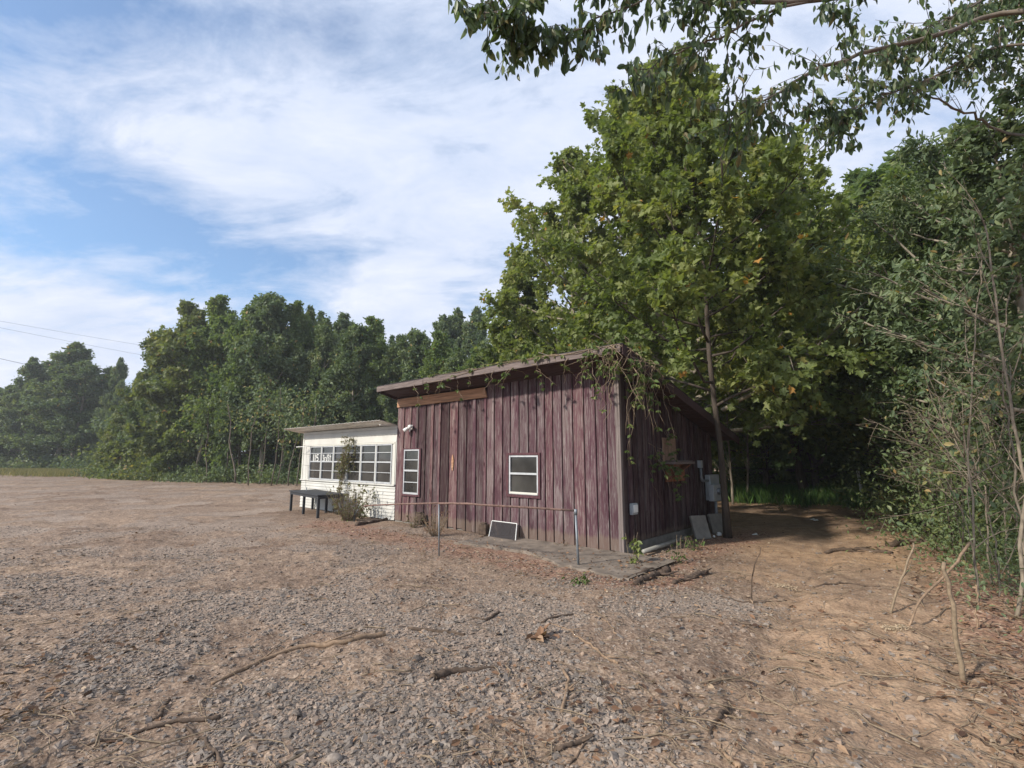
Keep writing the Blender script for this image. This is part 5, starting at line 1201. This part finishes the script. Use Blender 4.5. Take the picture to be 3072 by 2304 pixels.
# dense upper-right boughs behind them
for i, (x, y, Y, r_, lb) in enumerate(((2090, 60, 6.0, .7, ''), (2215, 190, 6.4, .8, ''), (2210, 20, 5.6, .8, ''))):
    q = np.array(tuple(at(*D(x, y), Y)))-O; w_ = MB()
    P0 = np.stack([TP[11]*(1-s_)+q*s_ for s_ in np.linspace(0, 1, 8)])+g.normal(size=(8, 3))*.04; w_.tube(P0, np.linspace(.035, .012, 8), 7)
    sec, _, _ = spawn(P0[None], 26, .55, r_*1.2, .9, 6, .0, g); w_.tubes(sec, np.linspace(.008, .003, 6), 5); ter, _, _ = spawn(sec, 5, .2, .5, .8, 4, -.1, g)
    w_.build('branch', 'bark', ov, True)
    ii = np.repeat(np.arange(len(ter)), 9); u = g.random((len(ii), 1)); pos = ter[ii, 0]*(1-u)+ter[ii, -1]*u+g.normal(size=(len(ii), 3))*.05
    c = MB(); leaves(c, pos, g.normal(size=pos.shape)*.45+[0, 0, -.5], .10*(.6+.6*g.random(len(pos))), OV2, g, 1.); c.build('foliage', 'leaf_over', ov)
for k_, (a_, b_) in _meshes.items():          # shared kinds left unused are dropped
    for o_ in (a_, b_):
        if o_.parent is None: bpy.data.objects.remove(o_)
# ------------------------------------------------------------------ light, world, render
SUN_AZ, SUN_EL = R(-118), R(32)          # azimuth from +y towards +x
sd = Vector((math.sin(SUN_AZ)*math.cos(SUN_EL), math.cos(SUN_AZ)*math.cos(SUN_EL), math.sin(SUN_EL)))
ld = bpy.data.lights.new('sun', 'SUN'); ld.energy = 3.4; ld.angle = R(3); ld.color = (1, .93, .82)
lo = bpy.data.objects.new('sun', ld); C.objects.link(lo); lo.rotation_euler = (-sd).to_track_quat('-Z', 'Y').to_euler(); lo.location = (-20, -10, 30)
w = bpy.data.worlds.new('World'); sc.world = w; w.use_nodes = True; nt = w.node_tree
bg = nt.nodes['Background']; bg.inputs[1].default_value = .1
sky = nt.nodes.new('ShaderNodeTexSky'); sky.sky_type = 'NISHITA'; sky.sun_disc = False
sky.sun_elevation = SUN_EL; sky.sun_rotation = SUN_AZ; sky.air_density = 1.; sky.dust_density = .6; sky.ozone_density = 2.
tc = nt.nodes.new('ShaderNodeTexCoord'); nrm = nt.nodes.new('ShaderNodeVectorMath'); nrm.operation = 'NORMALIZE'
nt.links.new(tc.outputs['Generated'], nrm.inputs[0]); dirv = nrm.outputs[0]
sp = nt.nodes.new('ShaderNodeSeparateXYZ'); nt.links.new(dirv, sp.inputs[0])
zc = mnode(nt, 'ADD', mnode(nt, 'MAXIMUM', sp.outputs[2], 0.), .22)
cb = nt.nodes.new('ShaderNodeCombineXYZ')
nt.links.new(mnode(nt, 'DIVIDE', sp.outputs[0], zc), cb.inputs[0]); nt.links.new(mnode(nt, 'DIVIDE', sp.outputs[1], zc), cb.inputs[1])
pv = cb.outputs[0]
def sky_noise(scale, rot, stretch, det, rough, dist, off=(0, 0, 0)):
    mp = nt.nodes.new('ShaderNodeMapping'); mp.inputs['Rotation'].default_value = (0, 0, R(rot)); mp.inputs['Scale'].default_value = stretch; mp.inputs['Location'].default_value = off
    nt.links.new(pv, mp.inputs[0]); n = N(nt, 'ShaderNodeTexNoise', Scale=scale, Detail=det, Roughness=rough, Distortion=dist); nt.links.new(mp.outputs[0], n.inputs['Vector']); return n.outputs['Fac']
nA = sky_noise(1.1, 25, (.8, 1.5, 1), 9, .62, .3, (1.7, .4, 0)); nB = sky_noise(3.4, 30, (.8, 1.5, 1), 9, .66, .35, (5, 2, 0)); nC = sky_noise(9., 10, (1, 1.3, 1), 6, .6, .2, (1, 9, 0))
def cen(n, k): return mnode(nt, 'MULTIPLY', mnode(nt, 'SUBTRACT', n, .5), k)
f = mnode(nt, 'ADD', cen(nA, .9), mnode(nt, 'ADD', cen(nB, 1.25), cen(nC, .5)))
f = mnode(nt, 'ADD', f, .56)
# where the open blue patches and the thick banks lie (directions in the sky)
for (px, py, wd, amt) in ((20, 15, .13, -.5), (110, 8, .1, -.35), (270, 20, .07, -.25), (340, 30, .06, -.2), (75, 205, .09, -.42), (30, 235, .12, -.45), (140, 225, .09, -.40), (200, 252, .10, -.42), (290, 272, .09, -.45), (350, 262, .05, -.3), (460, 297, .05, -.3), (75, 290, .10, .25),
                          (60, 85, .14, .25), (230, 130, .25, .15), (400, 200, .3, .2), (60, 330, .12, .3), (400, 305, .07, .35), (700, 160, .6, .25), (30, 165, .06, .2), (240, 190, .06, .1), (120, 260, .05, .15)):
    dv = Vector(ray(px, py)).normalized()
    vs = nt.nodes.new('ShaderNodeVectorMath'); vs.operation = 'DISTANCE'; nt.links.new(dirv, vs.inputs[0]); vs.inputs[1].default_value = dv
    q = mnode(nt, 'DIVIDE', vs.outputs['Value'], wd); q = mnode(nt, 'MULTIPLY', q, q)
    e = mnode(nt, 'POWER', 2.718, mnode(nt, 'MULTIPLY', q, -1.))
    f = mnode(nt, 'ADD', f, mnode(nt, 'MULTIPLY', e, amt))
cm = ramp(nt, f, [(.12, (.04, .04, .04)), (.42, (.5, .5, .5)), (.75, (1, 1, 1))])
shd = ramp(nt, mnode(nt, 'ADD', cen(nB, 1.1), mnode(nt, 'ADD', cen(nA, .8), .5)), [(.25, (3.9, 4.6, 6.0)), (.6, (5.2, 5.6, 6.6)), (.85, (6.2, 6.4, 7.0))])
blue = mixc(nt, .1, mixc(nt, 1., sky.outputs[0], (.85, 1.12, 1.28), 'MULTIPLY'), (5., 5.5, 6.5))
nt.links.new(mixc(nt, cm, blue, shd), bg.inputs[0])
# thin haze in the air over the lot and the woods
if 1:
    mb = MB(); mb.box(-160, 90, -30, 130, -1.5, 32); hz_ = mb.build('haze', 'grass', None); hz_.data.materials.clear()
    hm = bpy.data.materials.new('thin_haze'); hm.use_nodes = True; hn = hm.node_tree; hn.nodes.clear()
    ho = hn.nodes.new('ShaderNodeOutputMaterial'); hv = hn.nodes.new('ShaderNodeVolumePrincipled'); hv.inputs['Density'].default_value = .0010; hv.inputs['Color'].default_value = (.93, .96, 1, 1); hv.inputs['Anisotropy'].default_value = .2
    hn.links.new(hv.outputs[0], ho.inputs['Volume']); hz_.data.materials.append(hm); tag(hz_, 'thin pale haze in the air', 'haze', kind='stuff')
sc.view_settings.view_transform = 'Standard'; sc.view_settings.look = 'None'; sc.view_settings.exposure = .68; sc.view_settings.gamma = 1
sc.render.engine = 'CYCLES'
cy = sc.cycles; cy.max_bounces = 6; cy.diffuse_bounces = 3; cy.transmission_bounces = 3; cy.transparent_max_bounces = 6; cy.glossy_bounces = 3
cy.use_denoising = True; cy.caustics_reflective = False; cy.caustics_refractive = False
